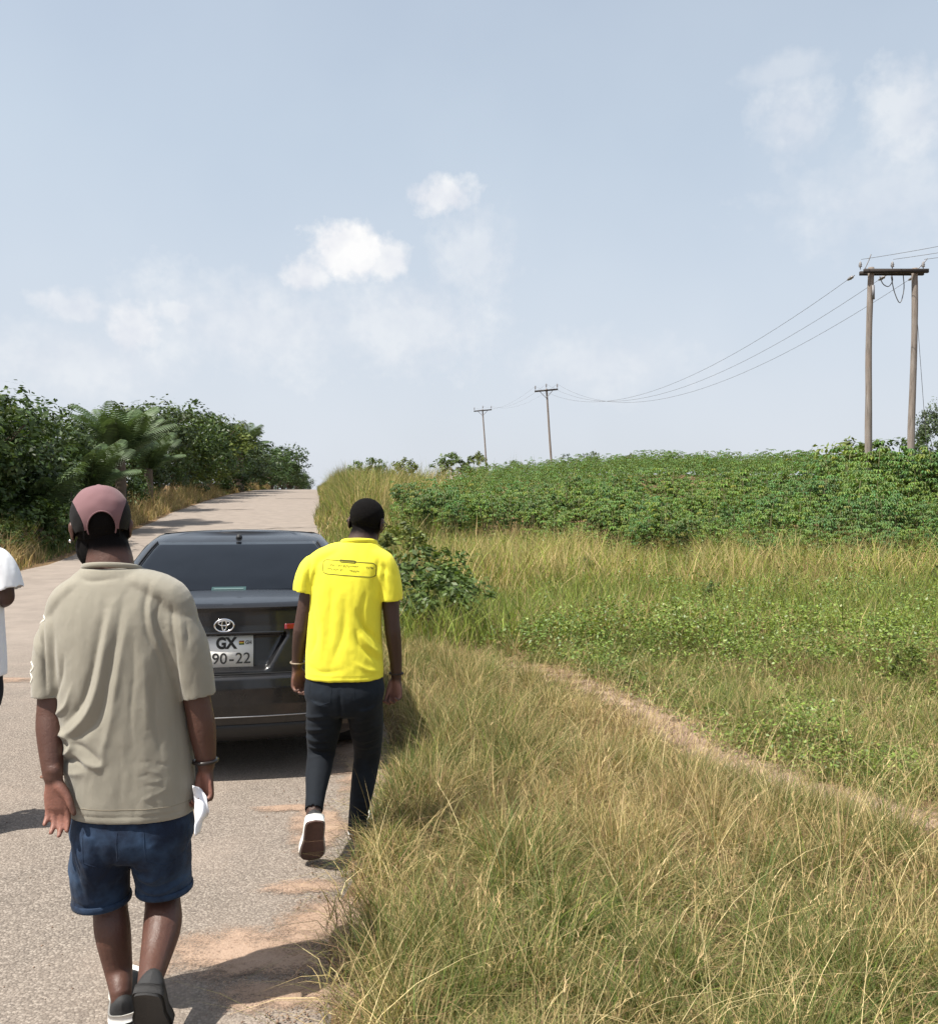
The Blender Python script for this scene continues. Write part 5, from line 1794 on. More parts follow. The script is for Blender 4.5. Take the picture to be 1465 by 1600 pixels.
def bent_pole(parent, root, x, y, zb_, zt_, r0, r1, lean=(0, 0), name='pole', mat=None, seed=0):
    rr = random.Random(seed)
    n = 9
    pts, rad = [], []
    for i in range(n):
        t = i / (n - 1)
        j = .045 * math.sin(t * 5 + seed) * r0 / .17
        pts.append((x + lean[0] * t + j, y + lean[1] * t + rr.uniform(-.02, .02), zb_ + (zt_ - zb_) * t))
        rad.append(r0 + (r1 - r0) * t + rr.uniform(-.006, .006))
    V, F = tube(np.array(pts) - np.asarray(root), rad, 18, (1, 0, 0), 4, dome=False)
    return obj(name, V, F, mat or m_wood, parent)


def zpx(py, d):
    return CAM_H - (py - 800) / F_PX * d


WIRE_ENDS = {}
# twin-pole frame at the right
d = 38.0
xa, xb = at(1353, d), at(1422, d)
gz = float(ground_z((xa + xb) / 2, d))
root = np.array([(xa + xb) / 2, d, gz])
H = empty('twin_power_pole', root, 0, 'twin-pole timber frame with crossarm at the right, carrying three wires', 'utility pole')
ztop = zpx(420, d)
bent_pole(H, root, xa, d, gz - .6, zpx(418, d), .158, .118, (at(1361, d) - xa, 0), seed=1)
bent_pole(H, root, xb, d, gz - .6, zpx(419, d), .158, .118, (at(1428, d) - xb, 0), seed=4)
za = zpx(425, d)
V, F = box(((at(1346, d) + at(1446, d)) / 2 - root[0], -.20, za - root[2]), ((at(1446, d) - at(1346, d)) / 2, .065, .08))
arm = obj('crossarm', V, F, m_arm, H, smooth=False)
V, F = box(((at(1346, d) + at(1446, d)) / 2 - root[0], .20, za - root[2]), ((at(1446, d) - at(1346, d)) / 2, .065, .08))
obj('crossarm', V, F, m_arm, H, smooth=False)
ends = []
for px in (1342, 1392, 1440):
    e = np.array([at(px, d), d + .45, za - .02])
    dirn = unit((-.142, 1, -.10))
    insulator(H, e - root, dirn, .55)
    ends.append(e + dirn * .55)
    insulator(H, np.array([at(px, d), d - .1, za + .1]) - root, (0, 0, 1), .30)
WIRE_ENDS['H'] = ends
for px, ln, sl in ((1350, .62, .35), (1432, .45, .55)):
    q = np.array([at(px, d), d, za + .1])
    V, F = tube([q - root, q - root + np.array([sl * .5, 0, ln * .6]), q - root + np.array([sl * .8, 0, ln * 1.05])], [.022] * 3, 6, (0, 1, 0), 2)
    obj('arcing_horn', V, F, m_iron, H)
# jumper loops under the arm
for a, bb, dz in ((1380, 1398, -.45), (1398, 1416, -1.15)):
    q0 = np.array([at(a, d), d + .35, za - .1]) - root; q1 = np.array([at(bb, d), d + .3, za - .05]) - root
    m_ = (q0 + q1) / 2 + np.array([.12, 0, dz])
    V, F = tube([q0, (q0 + m_) / 2 + np.array([-.05, 0, -.1]), m_, (q1 + m_) / 2 + np.array([.1, 0, .0]), q1], [.020] * 5, 6, (0, 1, 0), 4)
    obj('jumper_wire', V, F, m_wire, H)
V, F = box(np.array([at(1361, d), d - .19, za - .9]) - root, (.05, .02, .3))
obj('number_tag', V, F, m_iron, H, smooth=False)
# stay wire
V, F = tube([np.array([at(1430, d), d, za - 1]) - root, np.array([at(1460, d), d + .3, gz]) - root], [.010] * 2, 6, (0, 1, 0), 1)
obj('stay_wire', V, F, m_wire, H)


def single_pole(px_top, py_top, px_bot, d, armw, label, seed):
    xt, xb_ = at(px_top, d), at(px_bot, d)
    g = float(ground_z(xb_, d))
    root = np.array([xb_, d, g])
    S = empty('power_pole', root, 0, label, 'utility pole', 'single power poles beyond the field')
    zt = zpx(py_top, d)
    bent_pole(S, root, xb_, d, g - .6, zt + .05, .13, .10, (xt - xb_, 0), seed=seed)
    tilt = .09
    V, F = box((xt - root[0], -.16, zt - .15 - root[2]), (armw / 2, .07, .09), Matrix.Rotation(-tilt, 3, 'Y'))
    obj('crossarm', V, F, m_arm, S, smooth=False)
    es = []
    for t in (-.96, -.05 if False else .0, .96):
        q = np.array([xt + t * armw / 2 * .98, d - .16, zt - .06 + t * armw / 2 * tilt + (.12 if t == 0 else 0)])
        insulator(S, q - root, (0, 0, 1), .55)
        es.append(q + np.array([0, 0, .5]))
    for s in (-1, 1):
        V, F = tube([np.array([xt, d - .1, zt - 1.0]) - root, np.array([xt + s * armw * .28, d - .12, zt - .2 + s * armw * .28 * tilt]) - root], [.035] * 2, 6, (0, 1, 0), 1)
        obj('arm_brace', V, F, m_iron, S)
    return es


WIRE_ENDS['P2'] = single_pole(853, 608, 864, 100.0, 2.6, 'nearer of the two slim single power poles above the cassava', 3)
WIRE_ENDS['P3'] = single_pole(754, 640, 761, 145.0, 2.9, 'farther of the two slim single power poles above the cassava', 6)


def wire(p, q, sag, r, label):
    t = np.linspace(0, 1, 40)
    P_ = np.asarray(p)[None] * (1 - t)[:, None] + np.asarray(q)[None] * t[:, None]
    P_[:, 2] -= 4 * sag * t * (1 - t)
    o = P_[0].copy()
    V, F = tube(P_ - o, [r] * 40, 6, (0, 0, 1), 1)
    w = obj('power_line_wire', V, F, m_wire, None, loc=o)
    return tag(w, label, 'wire', 'overhead wires')


names = ('left', 'middle', 'right')
for k in range(3):
    wire(WIRE_ENDS['H'][k], WIRE_ENDS['P2'][k], 3.3 + .1 * k, .010, '%s wire sagging from the twin-pole frame to the nearer single pole' % names[k])
    wire(WIRE_ENDS['P2'][k], WIRE_ENDS['P3'][k], 1.2, .007, '%s wire strung between the two single power poles' % names[k])
    e0 = np.array([at((1342, 1392, 1440)[k], 38.0), 37.8, zpx(420, 38.0) + .35])
    wire(e0, e0 + np.array([12.5 + k, -26.0, .2]), 1.0, .010, '%s wire leaving the twin-pole frame past the right edge' % names[k])
# ------------------------------------------------------------------ vegetation
m_grass = leaf_mat('grass_blade', .6, .30, .25)
m_leaf = leaf_mat('leaf', .45, .28, .4)
m_leaf_tree = leaf_mat('tree_leaf', .5, .25, .35)
m_bark = pmat('bark', (.10, .075, .055), .95, var=.4, scale=12, bump=.6, bscale=40)
m_stem = pmat('green_stem', (.16, .15, .07), .8, var=.3)

GREEN = np.array([.100, .145, .036]); OLIVE = np.array([.215, .200, .078]); STRAW = np.array([.50, .385, .185]); TAN = np.array([.32, .205, .120]); PALE = np.array([.68, .56, .30]); YGREEN = np.array([.24, .30, .055])


def blades(P, H, Wd, az, lean, col, seg=3, face=None):
    n = len(P)
    face = rng.uniform(0, np.pi * 2, n) if face is None else face
    d = np.stack([np.cos(az), np.sin(az), np.zeros(n)], -1)
    s = np.stack([np.cos(face), np.sin(face), np.zeros(n)], -1)
    V = np.zeros((n, seg * 2 + 1, 3)); C = np.zeros((n, seg * 2 + 1, 3))
    for i in range(seg + 1):
        t = i / seg
        ctr = P + d * (H * lean * t ** 1.9)[:, None]
        ctr[:, 2] += H * (t - .45 * np.minimum(lean, 1.4) ** 2 * t ** 2.2)
        w = (Wd * (1 - t ** 1.6) * .5)[:, None]
        if i < seg:
            V[:, 2 * i] = ctr - s * w; V[:, 2 * i + 1] = ctr + s * w
        else:
            V[:, 2 * i] = ctr
    C[:] = col[:, None]
    k = seg * 2 + 1
    base = np.arange(n)[:, None] * k
    tri = []
    for i in range(seg - 1):
        a = 2 * i
        tri += [base + np.array([[a, a + 1, a + 3]]), base + np.array([[a, a + 3, a + 2]])]
    a = 2 * (seg - 1)
    tri.append(base + np.array([[a, a + 1, a + 2]]))
    return V.reshape(-1, 3), np.vstack(tri), C.reshape(-1, 3)


def frustum_pts(n, d0, d1, marg=1.0, power=1.0, xmin=-.60, xmax=.60):
    """random ground points in the wedge the lens sees, with room to either side"""
    d = d0 + (d1 - d0) * rng.random(n) ** power
    x = (xmin + (xmax - xmin) * rng.random(n)) * d + rng.uniform(-marg, marg, n)
    return x, d


def mixcol(w):
    """weighted random mix per blade: list of (weight array, colour)"""
    tot = sum(a for a, _ in w)
    r = rng.random(len(tot)) * tot
    out = np.zeros((len(tot), 3)); acc = 0
    for a, c in w:
        k = (r >= acc) & (r < acc + a)
        out[k] = c
        acc = acc + a
    out *= rng.uniform(.7, 1.3, len(tot))[:, None]
    return out


def zone(x, y, px, py, rx, ry):
    c = gpt(px, py)
    return np.exp(-(((x - c[0]) / rx) ** 2 + ((y - c[1]) / ry) ** 2))


# --- fine grass on the verge in front
parts = []
x, y = frustum_pts(510000, 2.1, 13.0, .9, 1.25, -.35, .62)
u, v = uv_of(x, y)
ev = edge_v(u) + .10 * (fbm(u * 2.5, 1, 6) - .5)
td = track_dist(x, y)
dens = sstep(v - ev, np.where(u < 4, .04, -.12), np.where(u < 4, .30, .14)) * np.maximum(.12 + .88 * sstep(td, .10, .36), .80 * (1 - sstep(x, .75, 1.35)))
tuft = fbm(x * 5.5, y * 5.5, 43, 2)
dens *= (.35 + .65 * sstep(fbm(x * 1.3, y * 1.3, 40), .28, .5)) * (.14 + .86 * sstep(tuft, .36, .60))
dens *= 1 - .75 * zone(x, y, 700, 1420, .20, .15) - .55 * zone(x, y, 960, 1450, .18, .12)
dens *= 1 - .6 * sstep(y, 9, 13)
keep = rng.random(len(x)) < dens
x, y, td, u, v, ev, tuft = x[keep], y[keep], td[keep], u[keep], v[keep], ev[keep], tuft[keep]
dry = .55 * fbm(x * .9, y * .9, 50, 4) + .45 * vnoise(x * 4.2, y * 4.2, 58); dry = .5 + (dry - .5) * 1.35
beyond = sstep(y - np.interp(x, TR[:, 0], TR[:, 1]), -.2, .6)          # greener past the footpath
n = len(x)
H = rng.uniform(.06, .24, n) * (.55 + 1.0 * fbm(x * 1.8, y * 1.8, 70)) * (1 + .35 * sstep(v - ev, 0, .5) * (1 - sstep(v - ev, .6, 1.2)))
H *= (.45 + .55 * sstep(td, .1, .6)) * (.55 + .95 * sstep(tuft, .35, .75))
wg = np.clip(1.45 - 1.8 * dry + 1.2 * beyond, .08, 3)
wind = .35 + .5 * vnoise(x * 1.1, y * 1.1, 33)
col = mixcol([(wg * 1.45 + .25, GREEN), (np.full(n, 1.15), OLIVE), (np.clip(dry * 2.3 - .48, .14, 2) * (1 - .75 * beyond), STRAW), (np.clip(dry * 1.8 - .65, .05, 1) * (1 - .8 * beyond), TAN), (wg * .5 * (.45 + beyond), YGREEN)])
P = np.stack([x, y, ground_z(x, y) - .01], -1)
parts.append(blades(P, H, rng.uniform(.0029, .0060, n), rng.uniform(0, 6.3, n), rng.uniform(.2, 1.25, n) * (.6 + wind), col, 3))
print('near blades', n)
# --- flattened straw and litter lying between the blades
x, y = frustum_pts(34000, 2.1, 9.0, .7, 1.15, -.33, .6)
u, v = uv_of(x, y); ok = (v - edge_v(u) > .0) & (rng.random(len(x)) < .25 + .75 * fbm(x * 1.1, y * 1.1, 57))
x, y = x[ok], y[ok]; n = len(x)
col = mixcol([(np.full(n, .8), STRAW), (np.full(n, .9), TAN), (np.full(n, .2), PALE), (np.full(n, .8), TAN * .45), (np.full(n, .6), OLIVE)])
P = np.stack([x, y, ground_z(x, y) + rng.uniform(0, .12, n)], -1)
parts.append(blades(P, rng.uniform(.08, .26, n), rng.uniform(.0025, .005, n), rng.uniform(0, 6.3, n), rng.uniform(1.15, 1.6, n), col, 3))
# --- clumps of longer tussock blades
cx, cy = frustum_pts(520, 2.3, 11.5, .6, 1.1, -.33, .6)
u, v = uv_of(cx, cy)
ok = (v - edge_v(u) > np.where(u < 4, .20, .08)) & (track_dist(cx, cy) > .42)
cx, cy = cx[ok], cy[ok]
cn = np.full(len(cx), 95)
idx = np.repeat(np.arange(len(cx)), cn)
cr_ = rng.uniform(.03, .13, len(cx))
a = rng.uniform(0, 2 * np.pi, len(idx)); r_ = cr_[idx] * np.sqrt(rng.random(len(idx)))
x = cx[idx] + np.cos(a) * r_; y = cy[idx] + np.sin(a) * r_
cg = fbm(cx * .9, cy * .9, 50, 4)[idx]
ch = (rng.uniform(.20, .46, len(cx)))[idx]
n = len(x)
col = mixcol([(np.clip(1.1 - 1.3 * cg, .05, 1), GREEN * 1.1), (np.full(n, .7), OLIVE), (np.clip(cg * 2.2 - .4, .1, 2), STRAW), (np.clip(cg - .4, 0, 1), TAN)])
P = np.stack([x, y, ground_z(x, y) - .01], -1)
parts.append(blades(P, ch * rng.uniform(.5, 1.1, n), rng.uniform(.003, .0055, n), a + rng.normal(0, .5, n), rng.uniform(.15, .95, n), col, 3))
# --- long pale flowering stalks leaning over the rest
x, y = frustum_pts(6500, 2.2, 10, .4, 1.1, -.28, .6)
u, v = uv_of(x, y); ok = v - edge_v(u) > .05
x, y = x[ok], y[ok]; n = len(x)
P = np.stack([x, y, ground_z(x, y)], -1)
col = mixcol([(np.full(n, 1.), STRAW), (np.full(n, .7), PALE), (np.full(n, .7), OLIVE)])
SH = rng.uniform(.20, .62, n); SL = rng.uniform(.2, 1.3, n); SA = np.where(rng.random(n) < .5, rng.normal(.5, .7, n), rng.uniform(0, 6.3, n))
parts.append(blades(P, SH, rng.uniform(.0016, .0034, n), SA, SL, col, 5))
# feathery seed heads near the tips of the stalks
k = np.repeat(np.nonzero((rng.random(n) < .22) & (uv_of(x, y)[1] - edge_v(uv_of(x, y)[0]) > .35))[0], 12)
t_ = rng.uniform(.70, 1.0, len(k))
Q = P[k] + np.stack([np.cos(SA[k]), np.sin(SA[k]), np.zeros(len(k))], -1) * (SH[k] * SL[k] * t_ ** 1.9)[:, None]
Q[:, 2] += SH[k] * (t_ - .45 * np.minimum(SL[k], 1.4) ** 2 * t_ ** 2.2)
parts.append(blades(Q, rng.uniform(.012, .034, len(k)), rng.uniform(.0016, .0032, len(k)), SA[k] + rng.normal(0, .7, len(k)), rng.uniform(.4, 1.3, len(k)), col[k] * np.array([1.0, .92, .95]), 2))
Vs, Fs, Cs, o = [], [], [], 0
for V, F, C in parts:
    Vs.append(V); Fs.append(F + o); Cs.append(C); o += len(V)
tag(obj('verge_grass', np.vstack(Vs), np.vstack(Fs), m_grass, smooth=False, cols=np.vstack(Cs)),
    'dry olive and straw coloured grass covering the verge in the foreground', 'grass', kind='stuff')

# --- seed heads on some stalks (feathery)
parts = []
# --- rough grass further back, towards the cassava
x, y = frustum_pts(90000, 10.5, 31, 1.5, 1.15, -.25, .62)
u, v = uv_of(x, y)
keep = (v > edge_v(u) + .15) & (rng.random(len(x)) < .35 + .65 * fbm(x * .7, y * .7, 41))
x, y, u, v = x[keep], y[keep], u[keep], v[keep]
n = len(x)
dry = fbm(x * .35, y * .35, 52, 4)
H = rng.uniform(.25, .75, n) * (.6 + .8 * fbm(x * .5, y * .5, 71))
col = mixcol([(np.clip(1.7 - 2.0 * dry, .1, 2), GREEN * 1.1), (np.full(n, .8), OLIVE), (np.clip(dry * 2 - .6, .08, 2), STRAW), (np.clip(2.0 - 1.6 * dry, .1, 1.7), YGREEN), (np.clip(dry - .4, .02, 1), TAN)])
parts.append(blades(np.stack([x, y, ground_z(x, y) - .02], -1), H, rng.uniform(.008, .018, n), rng.uniform(0, 6.3, n), rng.uniform(.15, .9, n), col, 2))
# --- tall elephant grass on the bank right of the road
x, y = [], []
uu = rng.uniform(14, 120, 62000) ; vv = rng.gamma(2.0, 1.3, 62000) * np.interp(uu, [17, 40, 105], [.55, 1.0, 1.7])
vv[:14000] = rng.uniform(-.35, .6, 14000)
x, y = xy_of(uu, vv + .25 + edge_v(uu))
keep = rng.random(len(x)) < .25 + .9 * fbm(x * .4, y * .4, 44)
x, y, uu, vv = x[keep], y[keep], uu[keep], vv[keep]
n = len(x)
H = rng.uniform(.55, 1.5, n) * np.interp(uu, [14, 26, 40, 60, 105], [.45, .95, 1.5, 1.75, 2.0]) * (.25 + .75 * sstep(vv, -.3, 2.0)) * (.45 + 1.05 * fbm(x * .45, y * .45, 96, 3))
dry = fbm(x * .25, y * .25, 53, 3)
col = mixcol([(np.clip(1.3 - 1.2 * dry, .1, 2), OLIVE), (np.full(n, .55), GREEN), (np.clip(dry * 1.6 - .2, .1, 2), STRAW), (np.full(n, .5), YGREEN)])
parts.append(blades(np.stack([x, y, ground_z(x, y) - .02], -1), H, rng.uniform(.012, .03, n) * np.interp(uu, [17, 105], [1, 2.2]), rng.uniform(0, 6.3, n), rng.uniform(.1, .8, n), col, 2))
# --- reeds and straw at the foot of the cassava
x, y = frustum_pts(30000, 17.0, 26.5, 1.5, .75, -.02, .62)
keep = fbm(x * .45, y * .45, 46) > .47
x, y = x[keep], y[keep]; n = len(x)
col = mixcol([(np.full(n, .8), OLIVE * 1.2), (np.full(n, 1.1), STRAW * 1.05), (np.full(n, .7), YGREEN * 1.2)])
parts.append(blades(np.stack([x, y, ground_z(x, y) - .02], -1), rng.uniform(.4, 1.25, n) * (.6 + .8 * fbm(x * .8, y * .8, 49)), rng.uniform(.010, .022, n), rng.uniform(0, 6.3, n), rng.uniform(.15, .8, n), col, 3))
Vs, Fs, Cs, o = [], [], [], 0
for V, F, C in parts:
    Vs.append(V); Fs.append(F + o); Cs.append(C); o += len(V)
tag(obj('rough_grass', np.vstack(Vs), np.vstack(Fs), m_grass, smooth=False, cols=np.vstack(Cs)),
    'tall rough green grass between the footpath, the road bank and the cassava', 'grass', kind='stuff')

# --- golden and green weeds along the left edge of the road
parts = []
uu = 18 + 130 * rng.random(30000) ** 1.5; vv = -7.25 - rng.gamma(1.6, .55, 30000)
x, y = xy_of(uu, vv)
patch_ = fbm(uu * .16, vv * .3, 47, 2)
keep = rng.random(len(x)) < .2 + 1.2 * fbm(x * .5, y * .5, 48)
x, y, uu, vv, patch_ = x[keep], y[keep], uu[keep], vv[keep], patch_[keep]
n = len(x)
gold = sstep(patch_, .42, .58)
H = rng.uniform(.25, 1.15, n) * (.5 + .7 * gold) * np.interp(uu, [18, 60, 150], [1, 1.2, 1.5]) * (.4 + .6 * sstep(-vv, 7.3, 8.2))
col = mixcol([(1 - gold + .1, GREEN * .9), (np.full(n, .5), OLIVE), (gold * 1.3 + .12, STRAW), (gold * .8 + .05, TAN * 1.1)])
parts.append(blades(np.stack([x, y, ground_z(x, y) - .02], -1), H, rng.uniform(.010, .022, n) * np.interp(uu, [18, 150], [1, 2.5]), rng.uniform(0, 6.3, n), rng.uniform(.1, .8, n), col, 2))
V, F, C = parts[0]
tag(obj('roadside_grass', V, F, m_grass, smooth=False, cols=C), 'golden and green grass along the left edge of the road', 'grass', kind='stuff')


# --- leaves
def leaves(P, N_, size, col, ratio=.5, fold=.18):
    """pointed leaf of two triangles pairs: P centres, N_ facing, size length"""
    n = len(P)
    N_ = N_ / (np.linalg.norm(N_, axis=1)[:, None] + 1e-9)
    r = rng.normal(size=(n, 3))
    T = r - (r * N_).sum(1)[:, None] * N_
    T /= np.linalg.norm(T, axis=1)[:, None] + 1e-9
    B = np.cross(N_, T)
    s = size[:, None]
    V = np.stack([P - T * s * .5, P + B * s * ratio * .5 - N_ * s * fold * .5, P + T * s * .5 - N_ * s * fold, P - B * s * ratio * .5 - N_ * s * fold * .5], 1)
    base = np.arange(n)[:, None] * 4
    F = np.vstack([base + np.array([[0, 1, 2]]), base + np.array([[0, 2, 3]])])
    C = np.repeat(col[:, None], 4, 1)
    return V.reshape(-1, 3), F, C.reshape(-1, 3)


def vary(base, n, lo=.55, hi=1.45, yel=.25):
    c = np.asarray(base)[None] * rng.uniform(lo, hi, n)[:, None]
    k = rng.random(n)[:, None] * yel
    return c * (1 + k * np.array([.8, .45, -.2]))


# --- low leafy weeds between the footpath and the cassava, one ground cover
n = 200000
x, y = frustum_pts(n, 5.0, 27, 1.2, 1.25, -.16, .62)
x[:70000] = rng.uniform(.6, 6.2, 70000); y[:70000] = rng.uniform(5.0, 11.5, 70000)
u, v = uv_of(x, y)
past = y - np.interp(x, TR[:, 0], TR[:, 1])
cl = fbm(x * .9, y * .9, 81, 3)
lush = zone(x, y, 1330, 1165, 1.5, 1.5) + zone(x, y, 1440, 1060, 1.9, 2.6) + .8 * zone(x, y, 1150, 1040, 1.2, 1.8)
keep = (past > .35) & (v > edge_v(u) + 1.0) & (rng.random(n) < sstep(cl, .36, .60) * .8 + .8 * lush)
x, y, cl, lush = x[keep], y[keep], cl[keep], np.minimum(lush[keep], 1)
n = len(x)
hgt = (.10 + .60 * sstep(cl, .45, .8)) * rng.random(n) ** .7 * np.interp(y, [5, 12, 27], [.65, .95, 1.5]) * (1 + .3 * lush)
P = np.stack([x, y, ground_z(x, y) + hgt], -1)
nn = rng.normal(size=(n, 3)); nn[:, 2] = np.abs(nn[:, 2]) + .9
big_ = rng.uniform(.016, .046, n) * np.interp(y, [5, 12, 27], [.75, 1.2, 2.1])
c = vary((.10, .165, .036), n)
c[rng.random(n) < .14] = (.22, .24, .05)
lite = vary((.155, .225, .045), n)
c = np.where((rng.random(n) < .6 * lush + .22)[:, None], lite, c)
V, F, C = leaves(P, nn, big_, c, .55)
tag(obj('low_weeds', V, F, m_leaf, smooth=False, cols=C), 'low green leafy weeds beyond the bare footpath', 'weeds', kind='stuff')


def clump_crown(R_, n_cl, n_leaf, size, base, squash=.8, seed=0, up=.6, hollow=.45, gap=.0, dark=None):
    """crown of separate leaf clumps scattered over an uneven volume (unit: metres, centred at z=0)"""
    g = np.random.default_rng(seed)
    th = g.uniform(0, 2 * np.pi, n_cl); ct = g.uniform(-.75, 1, n_cl); st = np.sqrt(1 - ct ** 2)
    rad = R_ * (hollow + (1 - hollow) * g.random(n_cl) ** .5) * (.78 + .5 * vnoise(th * 1.3 + 7, ct * 2 + 7, seed))
    C0 = np.stack([np.cos(th) * st * rad, np.sin(th) * st * rad, ct * rad * squash], -1)
    idx = np.repeat(np.arange(n_cl), n_leaf)
    cr = R_ * g.uniform(.16, .34, n_cl)
    q = g.normal(size=(len(idx), 3)); q /= np.linalg.norm(q, axis=1)[:, None]
    rr = g.random(len(idx)) ** .45
    off = q * (cr[idx] * rr)[:, None]; off[:, 2] *= .7
    P = C0[idx] + off
    nn = q * .7 + C0[idx] / R_ * .6 + g.normal(size=(len(idx), 3)) * .55
    nn[:, 2] += up
    tone = g.uniform(.7, 1.3, n_cl)[idx]
    col = vary(base, len(idx), .7, 1.3) * tone[:, None]
    sz = size * g.uniform(.6, 1.35, len(idx))
    return leaves(P, nn, sz, col, .5), C0


def tree_mesh(seed, Rr, hgt, n_cl, n_leaf, size, base, trunk_r=.10, squash=.8, limbs=7):
    (V, F, C), C0 = clump_crown(Rr, n_cl, n_leaf, size, base, squash, seed)
    zc = hgt - Rr * squash * .95
    V = V + np.array([0, 0, zc])
    crown = np_mesh('crown', V, F, C)
    crown.materials.append(m_leaf_tree)
    g = random.Random(seed)
    parts = []
    fork = zc * .45
    parts.append(tube([(0, 0, -.3), (g.uniform(-.06, .06), g.uniform(-.06, .06), fork * .6), (g.uniform(-.12, .12), g.uniform(-.1, .1), fork)], [trunk_r * 1.25, trunk_r, trunk_r * .8], 10, (1, 0, 0), 3))
    tips = C0[np.argsort(-np.linalg.norm(C0, axis=1))[:limbs * 3]]
    for k in range(limbs):
        tp = tips[g.randrange(len(tips))] * .85 + np.array([0, 0, zc])
        md_ = tp * .45 + np.array([0, 0, fork * .7]) + np.array([g.uniform(-.15, .15), g.uniform(-.15, .15), 0])
        parts.append(tube([(0, 0, fork * .9), md_, tp], [trunk_r * .55, trunk_r * .35, trunk_r * .08], 7, (1, 0, 0), 3))
    Vt, Ft = merge(parts)
    tm = np_mesh('trunk', Vt, Ft, smooth=True)
    tm.materials.append(m_bark)
    return crown, tm


TG1, TG2, TG3, TG4 = (.044, .078, .021), (.064, .104, .025), (.110, .145, .034), (.052, .080, .031)
TREES = [tree_mesh(11, 2.2, 5.0, 95, 40, .22, TG1), tree_mesh(12, 2.0, 5.2, 85, 42, .20, TG2), tree_mesh(13, 2.3, 4.8, 100, 38, .22, TG1, squash=.9),
         tree_mesh(14, 2.1, 4.9, 90, 40, .19, TG3), tree_mesh(15, 2.4, 5.4, 105, 38, .24, TG4, squash=.85)]
SHRUBS = [tree_mesh(31, .9, 1.5, 42, 34, .13, TG2, .03, .9, 5), tree_mesh(32, .8, 1.3, 38, 34, .12, TG3, .03, .85, 5), tree_mesh(33, 1.0, 1.7, 48, 34, .14, TG1, .03, .9, 5)]


def place_plant(name, meshes, x, y, sc, rz, label, cat, group=None, sz=None, dz=0.0):
    z = float(ground_z(x, y)) + dz
    t = empty(name, (x, y, z), rz, label, cat, group)
    t.scale = (sc, sc, sz or sc)
    for nm, me in meshes:
        link(nm, me, None, t)
    return t


ORD = ['first', 'second', 'third', 'fourth', 'fifth', 'sixth', 'seventh', 'eighth', 'ninth', 'tenth', 'eleventh', 'twelfth', 'thirteenth', 'fourteenth', 'fifteenth', 'sixteenth', 'seventeenth', 'eighteenth', 'nineteenth', 'twentieth']


def tree_at(px, dd, py_top, kind, label, wide=1.0, group='trees of the left thicket'):
    x = at(px, dd)
    if px < 420: x -= 1.0
    h = zpx(py_top, dd) - float(ground_z(x, dd))
    cm, tm = TREES[kind]
    base_h = (5.0, 5.2, 4.8, 4.9, 5.4)[kind]
    s = h / base_h * (1.28 if dd > 100 else 1)
    place_plant('broadleaf_tree', (('crown', cm), ('trunk', tm)), x, dd, s * wide, random.uniform(0, 6.3), label, 'tree', group, s, dz=-.28 * h if dd > 100 else 0)


LEFT = [(-70, 24, 590, 1), (-12, 26, 612, 0), (45, 29, 648, 2), (85, 32.5, 640, 4), (20, 33, 625, 3), (118, 37, 652, 1), (150, 41, 655, 2), (215, 48, 650, 0), (255, 54, 630, 4), (292, 60, 634, 1),
        (318, 66, 640, 2), (345, 74, 652, 3), (362, 84, 668, 0), (385, 98, 680, 4), (402, 112, 688, 2), (424, 130, 697, 0), (440, 146, 708, 4), (453, 160, 722, 1), (464, 172, 737, 0), (474, 186, 750, 2)]
for k, (px, dd, py, kd) in enumerate(LEFT):
    tree_at(px, dd, py, kd, 'broadleaf tree of the left thicket, %s from the left edge' % ORD[k], 1.15 if dd < 70 else 1.35 if dd < 140 else .9)
# a second, lower rank closing the gaps under the crowns
LOW = [(-40, 26, 700, 2), (8, 28.5, 690, 4), (60, 31, 715, 0), (105, 35, 715, 3), (145, 39, 720, 1), (185, 43, 715, 2), (225, 49, 712, 4), (262, 55, 708, 0), (296, 61, 712, 1), (322, 68, 715, 3),
       (346, 76, 715, 2), (368, 88, 716, 4), (390, 102, 722, 0), (412, 120, 726, 2), (434, 140, 730, 1), (426, 146, 738, 3), (440, 162, 744, 0), (450, 158, 738, 0), (460, 175, 744, 2), (470, 195, 748, 4)]
for k, (px, dd, py, kd) in enumerate(LOW):
    x = at(px, dd)
    h = zpx(py, dd) - float(ground_z(x, dd))
    cm, tm = TREES[kd]
    s = h / 4.2 * (1.15 if dd > 60 else 1)
    place_plant('bushy_tree', (('crown', cm), ('trunk', tm)), x - (.7 if px < 420 else 0), dd, s * (1.35 if dd < 60 else 1.8 if dd < 140 else 1.2), random.uniform(0, 6.3), 'low bushy tree under the thicket left of the road, %s from the left edge' % ORD[k], 'tree', 'low trees of the left thicket', s, dz=-.22 * h)
# leafy shrubs in front of the thicket
for k, (px, dd, py, kd) in enumerate([(-20, 23.2, 812, 0), (14, 24.3, 800, 1), (48, 26.5, 778, 0), (80, 29, 790, 2), (112, 32, 770, 1), (150, 36.5, 752, 0), (190, 40.5, 748, 2), (226, 46, 752, 1), (345, 75, 745, 0), (300, 59, 748, 2), (424, 138, 752, 2), (436, 150, 755, 0), (448, 162, 757, 2)]):
    x = at(px, dd); h = zpx(py, dd) - float(ground_z(x, dd))
    cm, tm = SHRUBS[kd]
    place_plant('leafy_shrub', (('foliage', cm), ('stem', tm)), x, dd, max(h / 1.5, .5) * 1.1, random.uniform(0, 6.3), 'leafy roadside shrub at the foot of the left thicket, %s from the left edge' % ORD[k], 'shrub', 'shrubs at the left roadside', max(h / 1.5, .5))


